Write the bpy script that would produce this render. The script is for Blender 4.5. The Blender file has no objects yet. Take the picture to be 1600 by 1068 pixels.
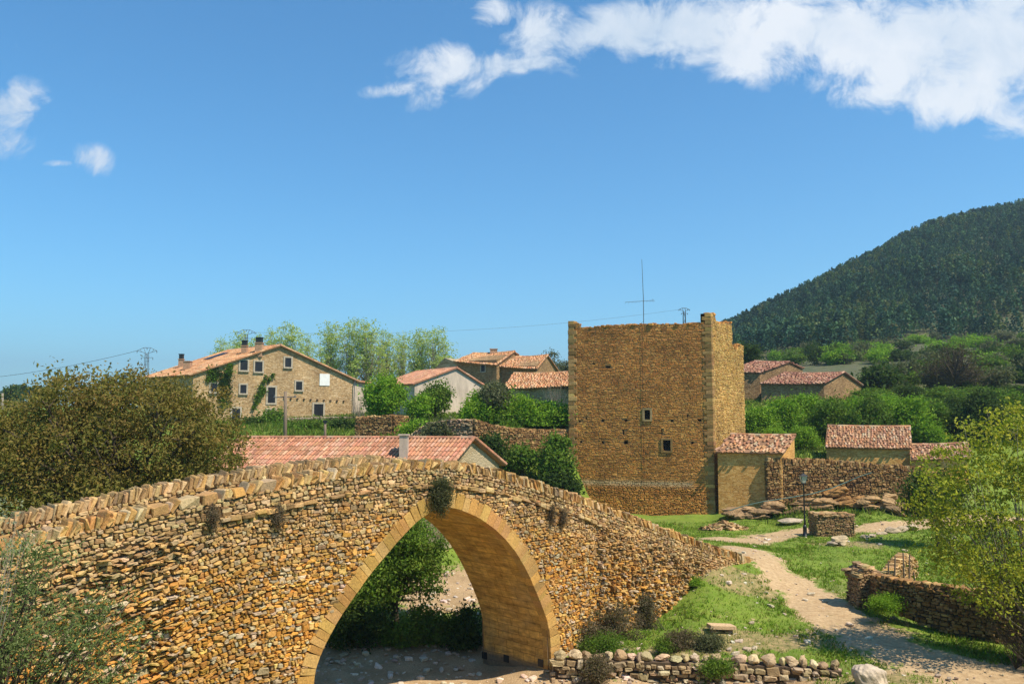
import bpy, math, random
import numpy as np
from mathutils import Vector

rng = np.random.default_rng(7)
random.seed(7)
S = bpy.context.scene
COL = S.collection

# ------------------------------------------------------------------ camera, sky, sun, exposure
F = 1300.0                       # focal length in pixels of a 1600 px wide picture
PITCH = math.atan(116.0 / F)
EYE = np.array([0.0, 0.0, 9.0])
cam = bpy.data.cameras.new("camera")
cam.sensor_width = 36.0
cam.lens = 36.0 * F / 1600.0
cam.clip_start = 0.1
cam.clip_end = 9000.0
cam_o = bpy.data.objects.new("camera", cam)
COL.objects.link(cam_o)
cam_o.location = EYE
cam_o.rotation_euler = (math.pi / 2 + PITCH, 0, 0)
S.camera = cam_o

SUN_EL = math.radians(55)
SUN_AZ = math.radians(-33)        # measured from +x towards +y
sun_dir = Vector((math.cos(SUN_EL) * math.cos(SUN_AZ), math.cos(SUN_EL) * math.sin(SUN_AZ), math.sin(SUN_EL)))
sl = bpy.data.lights.new("sun", 'SUN')
sl.energy = 4.3
sl.angle = math.radians(0.5)
sl.color = (1.0, 0.90, 0.75)
so = bpy.data.objects.new("sun", sl)
COL.objects.link(so)
so.rotation_euler = sun_dir.to_track_quat('Z', 'Y').to_euler()

S.view_settings.view_transform = 'Standard'
S.view_settings.look = 'None'
S.view_settings.gamma = 1.0
S.view_settings.exposure = 0.7
S.view_settings.use_curve_mapping = False


class NT:
    """tiny node-tree helper"""
    def __init__(self, nt):
        self.nt = nt
        nt.nodes.clear()

    def n(self, kind, **kw):
        nd = self.nt.nodes.new(kind)
        for k, v in kw.items():
            if k.startswith('i_'):
                key = k[2:]
                key = int(key) if key.isdigit() else key
                nd.inputs[key].default_value = v
            else:
                setattr(nd, k, v)
        return nd

    def l(self, a, b):
        self.nt.links.new(a, b)

    def math(self, op, a, b=None, clamp=False):
        nd = self.nt.nodes.new('ShaderNodeMath')
        nd.operation = op
        nd.use_clamp = clamp
        for i, v in enumerate((a, b)):
            if v is None:
                continue
            if isinstance(v, (int, float)):
                nd.inputs[i].default_value = v
            else:
                self.l(v, nd.inputs[i])
        return nd.outputs[0]

    def ramp(self, fac, stops):
        r = self.nt.nodes.new('ShaderNodeValToRGB')
        el = r.color_ramp.elements
        while len(el) < len(stops):
            el.new(0.5)
        for e, (p, c) in zip(el, stops):
            e.position = p
            e.color = (c, c, c, 1) if isinstance(c, (int, float)) else (*c, 1)
        self.l(fac, r.inputs[0])
        return r.outputs[0]

    def mix(self, fac, a, b, mode='MIX'):
        m = self.nt.nodes.new('ShaderNodeMix')
        m.data_type = 'RGBA'
        m.blend_type = mode
        for sock, v in ((m.inputs[0], fac), (m.inputs[6], a), (m.inputs[7], b)):
            if isinstance(v, (int, float)):
                sock.default_value = v
            elif isinstance(v, tuple):
                sock.default_value = (*v, 1) if len(v) == 3 else v
            else:
                self.l(v, sock)
        return m.outputs[2]


def build_world():
    w = bpy.data.worlds.new("World")
    S.world = w
    w.use_nodes = True
    t = NT(w.node_tree)
    sky = t.n('ShaderNodeTexSky', sky_type='NISHITA', sun_disc=False, sun_elevation=SUN_EL,
              sun_rotation=math.pi / 2 - SUN_AZ, altitude=900, air_density=1.0, dust_density=0.6, ozone_density=2.5)
    hs = t.n('ShaderNodeHueSaturation', i_Saturation=1.22)
    t.l(sky.outputs[0], hs.inputs['Color'])
    col = t.mix(1.0, hs.outputs[0], (0.53, 0.96, 1.0), 'MULTIPLY')
    # clouds live in direction space: (x/y, z/y) of the view direction
    tc = t.n('ShaderNodeTexCoord')
    sep = t.n('ShaderNodeSeparateXYZ')
    t.l(tc.outputs['Generated'], sep.inputs[0])
    yy = t.math('MAXIMUM', sep.outputs[1], 0.02)
    u = t.math('DIVIDE', sep.outputs[0], yy)
    v = t.math('DIVIDE', sep.outputs[2], yy)
    comb = t.n('ShaderNodeCombineXYZ')
    t.l(u, comb.inputs[0]); t.l(v, comb.inputs[1])
    n1 = t.n('ShaderNodeTexNoise', noise_dimensions='2D', i_Scale=15.0, i_Detail=11.0, i_Roughness=0.66, i_Distortion=0.3)
    t.l(comb.outputs[0], n1.inputs['Vector'])
    n2 = t.n('ShaderNodeTexNoise', noise_dimensions='2D', i_Scale=4.0, i_Detail=5.0, i_Roughness=0.55)
    t.l(comb.outputs[0], n2.inputs['Vector'])
    lobes = [(705, 108, 70, 34, 0, 1.0), (625, 138, 62, 11, 8, .75), (765, 100, 50, 18, 10, .8), (672, 150, 34, 18, 25, .75),
             (770, 22, 46, 24, 0, .9), (842, 50, 52, 40, 0, .75), (830, 100, 50, 12, 10, .7), (905, 75, 60, 40, 0, .6),
             (975, 55, 90, 36, 0, 1.0), (1085, 45, 110, 48, 0, 1.05), (1165, 75, 70, 45, 0, 1.0), (1290, 50, 150, 60, 0, 1.1),
             (1420, 70, 150, 80, 0, 1.05), (1560, 70, 150, 95, 0, 1.1), (1375, 148, 70, 22, 0, .9), (1480, 150, 95, 40, 0, .95),
             (1590, 165, 70, 40, 0, .7), (18, 168, 54, 36, 0, .9), (12, 218, 40, 28, 0, .6), (146, 250, 32, 22, -25, .72),
             (95, 255, 34, 6, 0, .35), (1125, 30, 260, 26, 0, .45), (70, 595, 90, 16, 5, .62), (20, 70, 20, 12, 0, .5),
             (1570, 182, 50, 26, 0, .7), (1700, 60, 120, 110, 0, 1.0), (-60, 180, 50, 40, 0, .9)]
    dens = None
    for (px, py, rx, ry, rot, st) in lobes:
        d = ray(px, py)
        cu, cv = d[0] / d[1], d[2] / d[1]
        a = math.radians(rot)
        du = t.math('SUBTRACT', u, cu)
        dv = t.math('SUBTRACT', v, cv)
        ru = t.math('ADD', t.math('MULTIPLY', du, math.cos(a) * F / rx), t.math('MULTIPLY', dv, math.sin(a) * F / rx))
        rv = t.math('ADD', t.math('MULTIPLY', du, -math.sin(a) * F / ry), t.math('MULTIPLY', dv, math.cos(a) * F / ry))
        q = t.math('ADD', t.math('MULTIPLY', ru, ru), t.math('MULTIPLY', rv, rv))
        g = t.math('MULTIPLY', t.math('POWER', 2.718, t.math('MULTIPLY', q, -0.75)), st)
        dens = g if dens is None else t.math('ADD', t.math('MAXIMUM', dens, g), t.math('MULTIPLY', t.math('MINIMUM', dens, g), 0.18))
    front = t.math('GREATER_THAN', sep.outputs[1], 0.05)
    nz = t.math('MULTIPLY', t.math('SUBTRACT', n1.outputs[0], 0.5), 2.1)
    dd = t.math('ADD', dens, t.math('MULTIPLY', nz, t.math('MULTIPLY', t.math('MINIMUM', t.math('MULTIPLY', dens, 2.2), 1.0), 1.15)))
    alpha = t.ramp(dd, [(0.24, 0.0), (0.44, 0.26), (0.70, 0.68), (1.25, 0.93)])
    alpha = t.math('MULTIPLY', alpha, front)
    shade = t.math('ADD', t.math('MULTIPLY', n2.outputs[0], 0.7), t.math('MULTIPLY', n1.outputs[0], 0.4))
    ccol = t.mix(t.ramp(shade, [(0.42, 0.0), (0.68, 1.0)]), CLOUD_LO, CLOUD_HI)
    fin = t.mix(alpha, col, ccol)
    bg = t.n('ShaderNodeBackground', i_Strength=0.118)
    t.l(fin, bg.inputs[0])
    out = t.n('ShaderNodeOutputWorld')
    t.l(bg.outputs[0], out.inputs[0])


CLOUD_LO = (3.5, 4.05, 4.7)
CLOUD_HI = (5.2, 5.3, 5.45)


# ------------------------------------------------------------------ rays and ground
def ray(px, py):
    cx, cy = (px - 800.0) / F, (534.0 - py) / F
    return np.array([cx, math.cos(PITCH) - cy * math.sin(PITCH), math.sin(PITCH) + cy * math.cos(PITCH)])


def U(px, py, Y):
    d = ray(px, py)
    return EYE + d * (Y / d[1])


build_world()

# terrain control points: picture column, height, distance
_ctrl = [
    # near bank below and beside the camera
    (-600, 7.2, 2.5), (800, 7.3, 2.5), (2200, 7.0, 2.5), (-900, 6.6, 6), (0, 6.0, 6), (800, 5.6, 6), (1800, 5.0, 6), (2800, 5, 6),
    (-900, 6.2, 10), (0, 4.6, 10), (800, 3.6, 10), (1800, 3, 10), (2800, 3.5, 10), (-900, 6.0, 15), (-200, 4.2, 15), (300, 2.0, 15), (800, 1.2, 15), (1800, 1.0, 15), (2800, 2, 15),
    (-900, 6.2, 20), (-300, 4.6, 18), (0, 3.0, 18), (250, 1.0, 20), (500, -.4, 22), (800, -.6, 22), (1200, -.5, 22), (1600, .1, 22), (2400, .8, 22),
    # river bed and foot of the bridge
    (450, -.5, 26), (600, -.55, 27), (750, -.6, 28), (900, -.6, 28.5), (1050, -.5, 28.5), (1200, -.35, 28.3), (1330, .05, 27.5), (1500, .2, 27), (1700, .3, 27), (2300, .9, 27),
    (560, -.5, 31), (680, -.45, 32), (760, -.5, 33), (500, .1, 35), (620, .3, 36), (740, .4, 37),
    # bank behind the low wall
    (880, .25, 31.3), (960, .3, 31), (1060, .3, 31), (1150, .3, 31), (1250, .38, 31), (1350, .45, 31), (1450, .5, 31), (1600, .5, 31),
    (960, .5, 33.5), (1020, .6, 35.5), (1060, 1.25, 37), (1100, 2.05, 38.4), (1150, 1.9, 40.3), (1180, 1.95, 42), (1120, 1.0, 35.5), (1180, .9, 37), (1240, .85, 38), (1300, .8, 38), (1400, .75, 38), (1550, .8, 38), (1800, 1.2, 38),
    (1230, 1.25, 43.5), (1300, 1.15, 44), (1400, 1.05, 45), (1550, 1.1, 46), (1800, 1.6, 46),
    (1170, 1.7, 47), (1090, 1.75, 48), (980, 1.6, 50), (1258, 1.5, 52), (1330, 1.5, 53), (1420, 1.55, 54), (1600, 1.7, 54), (1900, 2.4, 54),
    (950, 1.4, 58), (1120, 1.4, 60), (1200, 1.6, 61), (1300, 1.8, 61), (1420, 1.9, 61), (1600, 2.2, 62), (1900, 3.5, 62),
    # behind the bridge, left part
    (680, .5, 41), (720, .9, 46), (600, .8, 42), (450, 1.8, 38), (250, 2.6, 34), (0, 3.4, 28), (-400, 5.2, 24), (0, 4.0, 36), (200, 3.2, 42), (-400, 5.6, 40),
    (400, 3.0, 52), (600, 2.8, 54), (740, 2.6, 54), (840, 2.2, 56), (0, 5.4, 55), (-400, 6.8, 60),
    (800, 4.4, 60.5), (870, 3.6, 60.5), (740, 5.5, 60), (650, 6.2, 60), (560, 6.4, 63), (450, 6.6, 64), (250, 6.4, 62),
    # terraces with the houses
    (450, 7.4, 70), (560, 7.4, 72), (700, 7.7, 66), (800, 8.0, 65.5), (880, 8.0, 68), (870, 4.0, 64.5), (900, 2.4, 62), (925, 1.6, 61), (960, 1.4, 63.5), (1000, 1.4, 64.5), (930, 1.5, 66), (1050, 1.4, 64), (1110, 1.4, 63), (1000, 2.0, 70), (800, 8.2, 72), (900, 8.2, 72),
    (300, 7.9, 80), (450, 8.3, 84), (560, 8.6, 84), (700, 9.0, 84), (820, 8.7, 82), (950, 8.4, 80), (0, 7.2, 80), (-500, 8, 90),
    (350, 8.8, 100), (500, 8.9, 100), (700, 9.8, 104), (850, 10.0, 104), (950, 9.8, 104), (150, 8.4, 100),
    # right of the tower
    (1170, 4.0, 68), (1250, 5.0, 68), (1350, 5.0, 69), (1450, 4.6, 69), (1600, 4.4, 70), (1900, 6, 70), (1080, 4.5, 74),
    (1200, 5.8, 75), (1350, 6.0, 76), (1500, 6.3, 78), (1700, 7.0, 80), (2000, 9, 80), (1200, 7.6, 85), (1350, 8.0, 86), (1500, 8.4, 87),
    (1100, 10.0, 96), (1200, 10.7, 97), (1300, 10.8, 97), (1400, 11.2, 99), (1500, 11.0, 99), (1700, 12, 100),
    (1300, 14.4, 118), (1400, 15.2, 125), (1500, 15.2, 125), (1650, 16, 125), (1200, 13.4, 118), (1900, 19, 120), (1050, 12, 116),
    (1200, 18, 155), (1300, 19.4, 160), (1420, 20.6, 160), (1550, 22.5, 165), (1700, 24, 165), (1050, 15, 155), (2100, 34, 170),
    # pine hill
    (1100, 21, 215), (1200, 25, 215), (1350, 27, 215), (1500, 30, 215), (1650, 31, 215), (2100, 50, 230),
    (1050, 28, 320), (1150, 38, 320), (1300, 56, 320), (1450, 70, 320), (1600, 76, 320), (1800, 95, 330), (2300, 110, 350),
    (980, 28, 410), (1050, 36, 410), (1110, 45, 415), (1150, 51, 420), (1225, 64, 425), (1300, 74.5, 432), (1360, 87, 440), (1430, 102, 450), (1500, 111, 458), (1600, 117, 465), (1750, 135, 470), (2200, 150, 480),
    (1050, 28, 540), (1300, 60, 560), (1600, 98, 580), (2200, 120, 600), (1000, 25, 800), (1600, 50, 900), (2300, 60, 900),
    # left and far
    (-700, 12, 200), (0, 10.6, 200), (300, 10.0, 180), (600, 11.5, 160), (800, 12.5, 150), (900, 12.5, 150), (700, 10, 240), (900, 12, 240),
    (-700, 26, 500), (0, 17, 420), (60, 15, 420), (120, 11, 420), (400, 9, 420), (800, 8, 420), (-700, 20, 1000), (0, 8, 1000), (800, 5, 1000), (0, 0, 3000), (800, 0, 3000), (1600, 0, 3000), (-1500, 0, 3000), (3000, 0, 3000),
    (-1600, 8, 20), (-1600, 12, 100), (-1600, 30, 500), (3300, 10, 60), (3300, 60, 200), (3300, 110, 500),
]
_cp = np.array([((px - 800) / F * 2.2, math.log(Y) * 1.0, z) for px, z, Y in _ctrl])
_C2 = 0.03 ** 2


def _phi(d2):
    return np.sqrt(d2 + _C2)


_A = _phi(((_cp[:, None, :2] - _cp[None, :, :2]) ** 2).sum(-1)) + np.eye(len(_cp)) * -0.002
_W = np.linalg.solve(_A, _cp[:, 2] - 5.0)


def gz(x, y):
    x = np.asarray(x, float); y = np.maximum(np.asarray(y, float), 0.5)
    q = np.stack([x / y * 2.2, np.log(y)], -1)
    sh = q.shape[:-1]
    q = q.reshape(-1, 2)
    out = np.empty(len(q))
    for i in range(0, len(q), 20000):
        b = q[i:i + 20000]
        out[i:i + 20000] = _phi(((b[:, None, :] - _cp[None, :, :2]) ** 2).sum(-1)) @ _W + 5.0
    return out.reshape(sh)


def hit(px, py, y0=14.0, y1=700.0):
    """where the picture ray meets the ground"""
    d = ray(px, py)
    Y = np.geomspace(y0, y1, 3000)
    P = EYE[None, :] + d[None, :] * (Y / d[1])[:, None]
    below = P[:, 2] < gz(P[:, 0], P[:, 1])
    k = int(np.argmax(below)) if below.any() else len(Y) - 1
    return P[k]


def on_ground(px, Y):
    x = (px - 800.0) / F * Y
    return np.array([x, Y, float(gz(x, Y))])


# ------------------------------------------------------------------ object helpers
def tag(o, label=None, cat=None, group=None, kind=None):
    if label: o['label'] = label
    if cat: o['category'] = cat
    if group: o['group'] = group
    if kind: o['kind'] = kind
    return o


def thing(name, label, cat, loc=(0, 0, 0), group=None):
    o = bpy.data.objects.new(name, None)
    o.empty_display_size = 0.3
    COL.objects.link(o)
    o.location = [float(c) for c in loc]
    return tag(o, label, cat, group)


def link_mesh(name, me, mat, parent=None):
    o = bpy.data.objects.new(name, me)
    COL.objects.link(o)
    if mat:
        me.materials.append(mat)
    if parent:
        o.parent = parent
        base = np.array(parent_loc(parent))
        co = np.empty(len(me.vertices) * 3)
        me.vertices.foreach_get('co', co)
        co = co.reshape(-1, 3) - base
        me.vertices.foreach_set('co', co.ravel())
    return o


def parent_loc(p):
    v = Vector((0, 0, 0))
    while p is not None:
        v += p.location
        p = p.parent
    return v


class MB:
    """collects numpy chunks into one mesh; all points carry a colour"""
    def __init__(self):
        self.v = []; self.c = []; self.f = []; self.n = 0; self.uv = []

    def add(self, verts, faces, col=(0.5, 0.5, 0.5)):
        """verts (n,3); faces: list of index arrays, each (m,k)"""
        verts = np.asarray(verts, float).reshape(-1, 3)
        col = np.asarray(col, float)
        if col.ndim == 1:
            col = np.broadcast_to(col, (len(verts), 3))
        self.v.append(verts); self.c.append(col)
        if isinstance(faces, np.ndarray):
            faces = [faces]
        for fa in faces:
            fa = np.asarray(fa)
            if fa.ndim == 1:
                fa = fa[None]
            if fa.size:
                self.f.append(fa + self.n)
        self.n += len(verts)

    def quad(self, a, b, c, d, col=(0.5, 0.5, 0.5)):
        self.add([a, b, c, d], np.array([[0, 1, 2, 3]]), col)

    def poly(self, pts, col=(0.5, 0.5, 0.5)):
        self.add(pts, np.array([list(range(len(pts)))]), col)

    def prism(self, pts, D, col=(0.5, 0.5, 0.5)):
        """polygon extruded by vector D"""
        p = np.asarray(pts, float); n = len(p)
        D = np.asarray(D, float)
        nn = sum(np.cross(p[i] - p[0], p[(i + 1) % n] - p[0]) for i in range(1, n - 1))
        if nn @ D > 0:
            p = p[::-1]
        v = np.vstack([p, p + np.asarray(D, float)])
        side = np.array([[i, (i + 1) % n, n + (i + 1) % n, n + i] for i in range(n)])
        self.add(v, [np.array([list(range(n))]), np.array([list(range(2 * n - 1, n - 1, -1))]), side], col)

    def box(self, c, ax, ay, az, col=(0.5, 0.5, 0.5)):
        """box by centre and three half axes"""
        c, ax, ay, az = (np.asarray(q, float) for q in (c, ax, ay, az))
        if np.cross(ax, ay) @ az < 0:
            ax = -ax
        v = [c + i * ax + j * ay + k * az for k in (-1, 1) for j in (-1, 1) for i in (-1, 1)]
        f = np.array([[0, 2, 3, 1], [4, 5, 7, 6], [0, 1, 5, 4], [2, 6, 7, 3], [0, 4, 6, 2], [1, 3, 7, 5]])
        self.add(v, f, col)

    def tube(self, pts, rad, sides=6, col=(0.5, 0.5, 0.5), caps=True):
        pts = np.asarray(pts, float)
        n = len(pts)
        rad = np.broadcast_to(np.asarray(rad, float), (n,))
        tan = np.gradient(pts, axis=0)
        tan /= np.linalg.norm(tan, axis=1)[:, None] + 1e-9
        ref = np.array([0, 0, 1.0]) if abs(tan[0][2]) < 0.9 else np.array([1.0, 0, 0])
        a = np.cross(tan, ref); a /= np.linalg.norm(a, axis=1)[:, None] + 1e-9
        b = np.cross(tan, a)
        th = np.arange(sides) / sides * 2 * np.pi
        ring = pts[:, None, :] + rad[:, None, None] * (np.cos(th)[None, :, None] * a[:, None, :] + np.sin(th)[None, :, None] * b[:, None, :])
        idx = np.arange(n * sides).reshape(n, sides)
        q = np.stack([idx[:-1], np.roll(idx[:-1], -1, 1), np.roll(idx[1:], -1, 1), idx[1:]], -1).reshape(-1, 4)
        fs = [q]
        if caps:
            fs += [idx[0][::-1][None], idx[-1][None]]
        self.add(ring.reshape(-1, 3), fs, col)

    def mesh(self, name, smooth=False):
        V = np.vstack(self.v) if self.v else np.zeros((0, 3))
        me = bpy.data.meshes.new(name)
        me.vertices.add(len(V))
        me.vertices.foreach_set('co', V.ravel())
        loops = np.concatenate([f.ravel() for f in self.f]) if self.f else np.zeros(0, int)
        tot = np.concatenate([np.full(len(f), f.shape[1]) for f in self.f]) if self.f else np.zeros(0, int)
        me.loops.add(len(loops))
        me.loops.foreach_set('vertex_index', loops.astype(np.int32))
        me.polygons.add(len(tot))
        start = np.concatenate([[0], np.cumsum(tot)[:-1]]) if len(tot) else tot
        me.polygons.foreach_set('loop_start', start.astype(np.int32))
        me.polygons.foreach_set('loop_total', tot.astype(np.int32))
        me.polygons.foreach_set('use_smooth', np.full(len(tot), bool(smooth)))
        at = me.attributes.new('Col', 'FLOAT_COLOR', 'POINT')
        C = np.vstack(self.c) if self.c else np.zeros((0, 3))
        at.data.foreach_set('color', np.hstack([C, np.ones((len(C), 1))]).ravel())
        me.update(calc_edges=True)
        me.validate()
        return me

    def build(self, name, mat, parent=None, smooth=False):
        return link_mesh(name, self.mesh(name, smooth), mat, parent)


# ------------------------------------------------------------------ materials
def new_mat(name):
    m = bpy.data.materials.new(name)
    m.use_nodes = True
    return m, NT(m.node_tree)


def finish(t, color, rough=0.9, bump=None, bstr=0.3, bdist=0.02, spec=0.3):
    p = t.n('ShaderNodeBsdfPrincipled', i_Roughness=rough)
    p.inputs['Specular IOR Level'].default_value = spec
    if isinstance(color, tuple):
        p.inputs['Base Color'].default_value = (*color, 1)
    else:
        t.l(color, p.inputs['Base Color'])
    if bump is not None:
        b = t.n('ShaderNodeBump', i_Strength=bstr, i_Distance=bdist)
        t.l(bump, b.inputs['Height'])
        t.l(b.outputs[0], p.inputs['Normal'])
    o = t.n('ShaderNodeOutputMaterial')
    t.l(p.outputs[0], o.inputs[0])
    return p


def pos(t, scale=(1, 1, 1)):
    g = t.n('ShaderNodeNewGeometry')
    mp = t.n('ShaderNodeMapping')
    mp.inputs['Scale'].default_value = scale
    t.l(g.outputs['Position'], mp.inputs['Vector'])
    return mp.outputs[0]


def noise(t, vec, scale, detail=4, rough=0.6):
    n = t.n('ShaderNodeTexNoise', i_Scale=scale, i_Detail=detail, i_Roughness=rough)
    t.l(vec, n.inputs['Vector'])
    return n.outputs[0]


def mat_attr(name, rough=0.9, fine=18.0, amount=0.35, bstr=0.5, bdist=0.02, blotch=0.5, patina=0.0):
    """colour per piece from the mesh, broken up by noise"""
    m, t = new_mat(name)
    a = t.n('ShaderNodeAttribute', attribute_name='Col')
    p = pos(t)
    n = noise(t, p, fine, 6, 0.65)
    n2 = noise(t, p, 0.6, 3)
    f = t.ramp(n, [(0.25, 1.0 - amount), (0.75, 1.0 + amount * 0.6)])
    c = t.mix(1.0, a.outputs[0], f, 'MULTIPLY')
    f2 = t.ramp(n2, [(0.3, 1 - blotch * 0.35), (0.7, 1 + blotch * 0.25)])
    c = t.mix(1.0, c, f2, 'MULTIPLY')
    if patina:
        pn = noise(t, p, 0.45, 7, 0.72)
        c = t.mix(t.ramp(pn, [(0.48, 0.0), (0.70, patina)]), c, t.mix(1.0, c, (0.70, 0.70, 0.70), 'MULTIPLY'))
        lich = noise(t, p, 3.2, 6, 0.7)
        c = t.mix(t.ramp(lich, [(0.62, 0.0), (0.72, patina * .35)]), c, (0.46, 0.39, 0.26))
    finish(t, c, rough, n, bstr, bdist)
    return m


def mat_masonry(name, base, dark, light, scale=3.2, flat=2.6, bstr=0.7, plaster=None):
    """coursed rubble walls seen from afar"""
    m, t = new_mat(name)
    p = pos(t, (1, 1, flat))
    wob = t.n('ShaderNodeTexNoise', i_Scale=1.5, i_Detail=2.0)
    t.l(p, wob.inputs['Vector'])
    pv = t.mix(0.12, p, wob.outputs[1], 'ADD')
    v = t.n('ShaderNodeTexVoronoi', i_Scale=scale)
    t.l(pv, v.inputs['Vector'])
    e = t.n('ShaderNodeTexVoronoi', feature='DISTANCE_TO_EDGE', i_Scale=scale)
    t.l(pv, e.inputs['Vector'])
    sepc = t.n('ShaderNodeSeparateColor')
    t.l(v.outputs['Color'], sepc.inputs[0])
    c = t.ramp(sepc.outputs[0], [(0.0, dark), (0.5, base), (1.0, light)])
    big = noise(t, pos(t), 0.35, 4)
    c = t.mix(1.0, c, t.ramp(big, [(0.3, 0.75), (0.7, 1.2)]), 'MULTIPLY')
    joint = t.ramp(e.outputs['Distance'], [(0.0, 0.55), (0.07, 1.0)])
    c = t.mix(1.0, c, joint, 'MULTIPLY')
    if plaster:
        pm = t.ramp(noise(t, pos(t), 0.5, 6, 0.6), [(0.42, 1.0), (0.56, 0.0)])
        c = t.mix(pm, c, plaster)
    h = t.math('ADD', t.ramp(e.outputs['Distance'], [(0.0, 0.0), (0.12, 1.0)]), t.math('MULTIPLY', noise(t, pos(t), 14), 0.5))
    finish(t, c, 0.92, h, bstr, 0.05)
    return m


def mat_plain(name, color, rough=0.8, nscale=6.0, amount=0.25, spec=0.3, metal=0.0, streak=None):
    m, t = new_mat(name)
    n = noise(t, pos(t, streak or (1, 1, 1)), nscale, 5)
    c = t.mix(1.0, color, t.ramp(n, [(0.3, 1 - amount), (0.7, 1 + amount)]), 'MULTIPLY')
    p = finish(t, c, rough, n, 0.25, 0.01, spec)
    p.inputs['Metallic'].default_value = metal
    return m


def mat_leaf(name, trans=0.35, rough=0.7):
    m, t = new_mat(name)
    a = t.n('ShaderNodeAttribute', attribute_name='Col')
    p = t.n('ShaderNodeBsdfPrincipled', i_Roughness=rough)
    p.inputs['Specular IOR Level'].default_value = 0.1
    t.l(a.outputs[0], p.inputs['Base Color'])
    tr = t.n('ShaderNodeBsdfTranslucent')
    bright = t.mix(1.0, a.outputs[0], (1.25, 1.3, 0.7), 'MULTIPLY')
    t.l(bright, tr.inputs[0])
    mx = t.n('ShaderNodeMixShader', i_0=trans)
    t.l(p.outputs[0], mx.inputs[1]); t.l(tr.outputs[0], mx.inputs[2])
    o = t.n('ShaderNodeOutputMaterial')
    t.l(mx.outputs[0], o.inputs[0])
    return m


def mat_ashlar(name):
    """cut blocks inside the arch, laid by uv in metres"""
    m, t = new_mat(name)
    uv = t.n('ShaderNodeUVMap', uv_map='UVMap')
    wob = t.n('ShaderNodeTexNoise', i_Scale=0.9, i_Detail=3.0)
    t.l(uv.outputs[0], wob.inputs['Vector'])
    vec = t.mix(0.13, uv.outputs[0], wob.outputs[1], 'ADD')
    b = t.n('ShaderNodeTexBrick', offset=0.43, squash=0.7, squash_frequency=3)
    b.inputs['Color1'].default_value = (0.64, 0.37, 0.09, 1)
    b.inputs['Color2'].default_value = (0.50, 0.265, 0.06, 1)
    b.inputs['Mortar'].default_value = (0.25, 0.13, 0.03, 1)
    b.inputs['Scale'].default_value = 1.0
    b.inputs['Mortar Size'].default_value = 0.008
    b.inputs['Mortar Smooth'].default_value = 0.6
    b.inputs['Bias'].default_value = -0.2
    b.inputs['Brick Width'].default_value = 0.74
    b.inputs['Row Height'].default_value = 0.30
    t.l(vec, b.inputs['Vector'])
    mp = t.n('ShaderNodeMapping')
    mp.inputs['Scale'].default_value = (0.7, 3.0, 1)
    t.l(uv.outputs[0], mp.inputs[0])
    streak = noise(t, mp.outputs[0], 1.6, 8, 0.7)
    c = t.mix(1.0, b.outputs[0], t.ramp(streak, [(0.28, 0.30), (0.5, 0.92), (0.75, 1.6)]), 'MULTIPLY')
    c = t.mix(t.ramp(noise(t, uv.outputs[0], 0.5, 4), [(0.5, 0.0), (0.75, 0.6)]), c, (0.50, 0.37, 0.17))
    g = t.n('ShaderNodeNewGeometry')
    sp = t.n('ShaderNodeSeparateXYZ')
    t.l(g.outputs['Position'], sp.inputs[0])
    wet = t.ramp(t.math('ADD', t.math('MULTIPLY', sp.outputs[2], 0.5), t.math('MULTIPLY', streak, 0.35)), [(0.12, 1.0), (0.26, 0.0)])
    c = t.mix(wet, c, (0.19, 0.15, 0.10))
    chip = noise(t, uv.outputs[0], 5.0, 7, 0.75)
    c = t.mix(1.0, c, t.ramp(chip, [(0.3, 0.62), (0.55, 1.0), (0.75, 1.25)]), 'MULTIPLY')
    h = t.math('ADD', b.outputs['Fac'], t.math('ADD', t.math('MULTIPLY', streak, -1.2), t.math('MULTIPLY', chip, -1.4)))
    finish(t, c, 0.9, h, 0.9, -0.04)
    return m


M = {}
M['stone'] = mat_attr('rubble_stone', amount=0.45, bstr=0.7, bdist=0.03, patina=0.75)
M['far_stone'] = mat_attr('tower_stone', fine=7, amount=0.35, bstr=0.3, blotch=0.9, patina=0.45)
M['core'] = mat_plain('wall_core', (0.19, 0.105, 0.04), 0.95, 5, 0.3)
M['ashlar'] = mat_ashlar('arch_ashlar')
M['tile'] = mat_attr('roof_tile', fine=10, amount=0.3, bstr=0.4)
M['roof_under'] = mat_plain('roof_underside', (0.10, 0.055, 0.035), 0.95, 4, 0.3)
M['masonry'] = mat_masonry('house_masonry', (0.52, 0.33, 0.155), (0.36, 0.22, 0.10), (0.62, 0.44, 0.25), 4.2)
M['masonry_brown'] = mat_masonry('brown_masonry', (0.33, 0.195, 0.085), (0.21, 0.12, 0.05), (0.42, 0.265, 0.125), 4.0)
M['masonry_ochre'] = mat_masonry('ochre_masonry', (0.70, 0.37, 0.10), (0.50, 0.25, 0.065), (0.76, 0.46, 0.16), 4.5, 2.6, 0.3)
M['render'] = mat_plain('grey_render', (0.52, 0.42, 0.32), 0.95, 1.2, 0.3, 0.2, 0, (1, 1, 0.3))
M['render_old'] = mat_masonry('worn_render', (0.36, 0.26, 0.13), (0.25, 0.17, 0.08), (0.46, 0.35, 0.2), 3.0, 2.5, 0.5, (0.42, 0.33, 0.2))
M['concrete'] = mat_plain('warm_concrete', (0.50, 0.38, 0.29), 0.95, 4, 0.2)
M['trim'] = mat_plain('stone_trim', (0.40, 0.33, 0.24), 0.9, 5, 0.2)
M['pane'] = mat_plain('dark_opening', (0.018, 0.018, 0.02), 0.4, 3, 0.3)
M['wood'] = mat_plain('old_wood', (0.20, 0.145, 0.10), 0.9, 8, 0.35, 0.2, 0, (6, 6, 0.5))
M['darkwood'] = mat_plain('dark_wood', (0.06, 0.038, 0.024), 0.9, 8, 0.4, 0.2)
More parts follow.
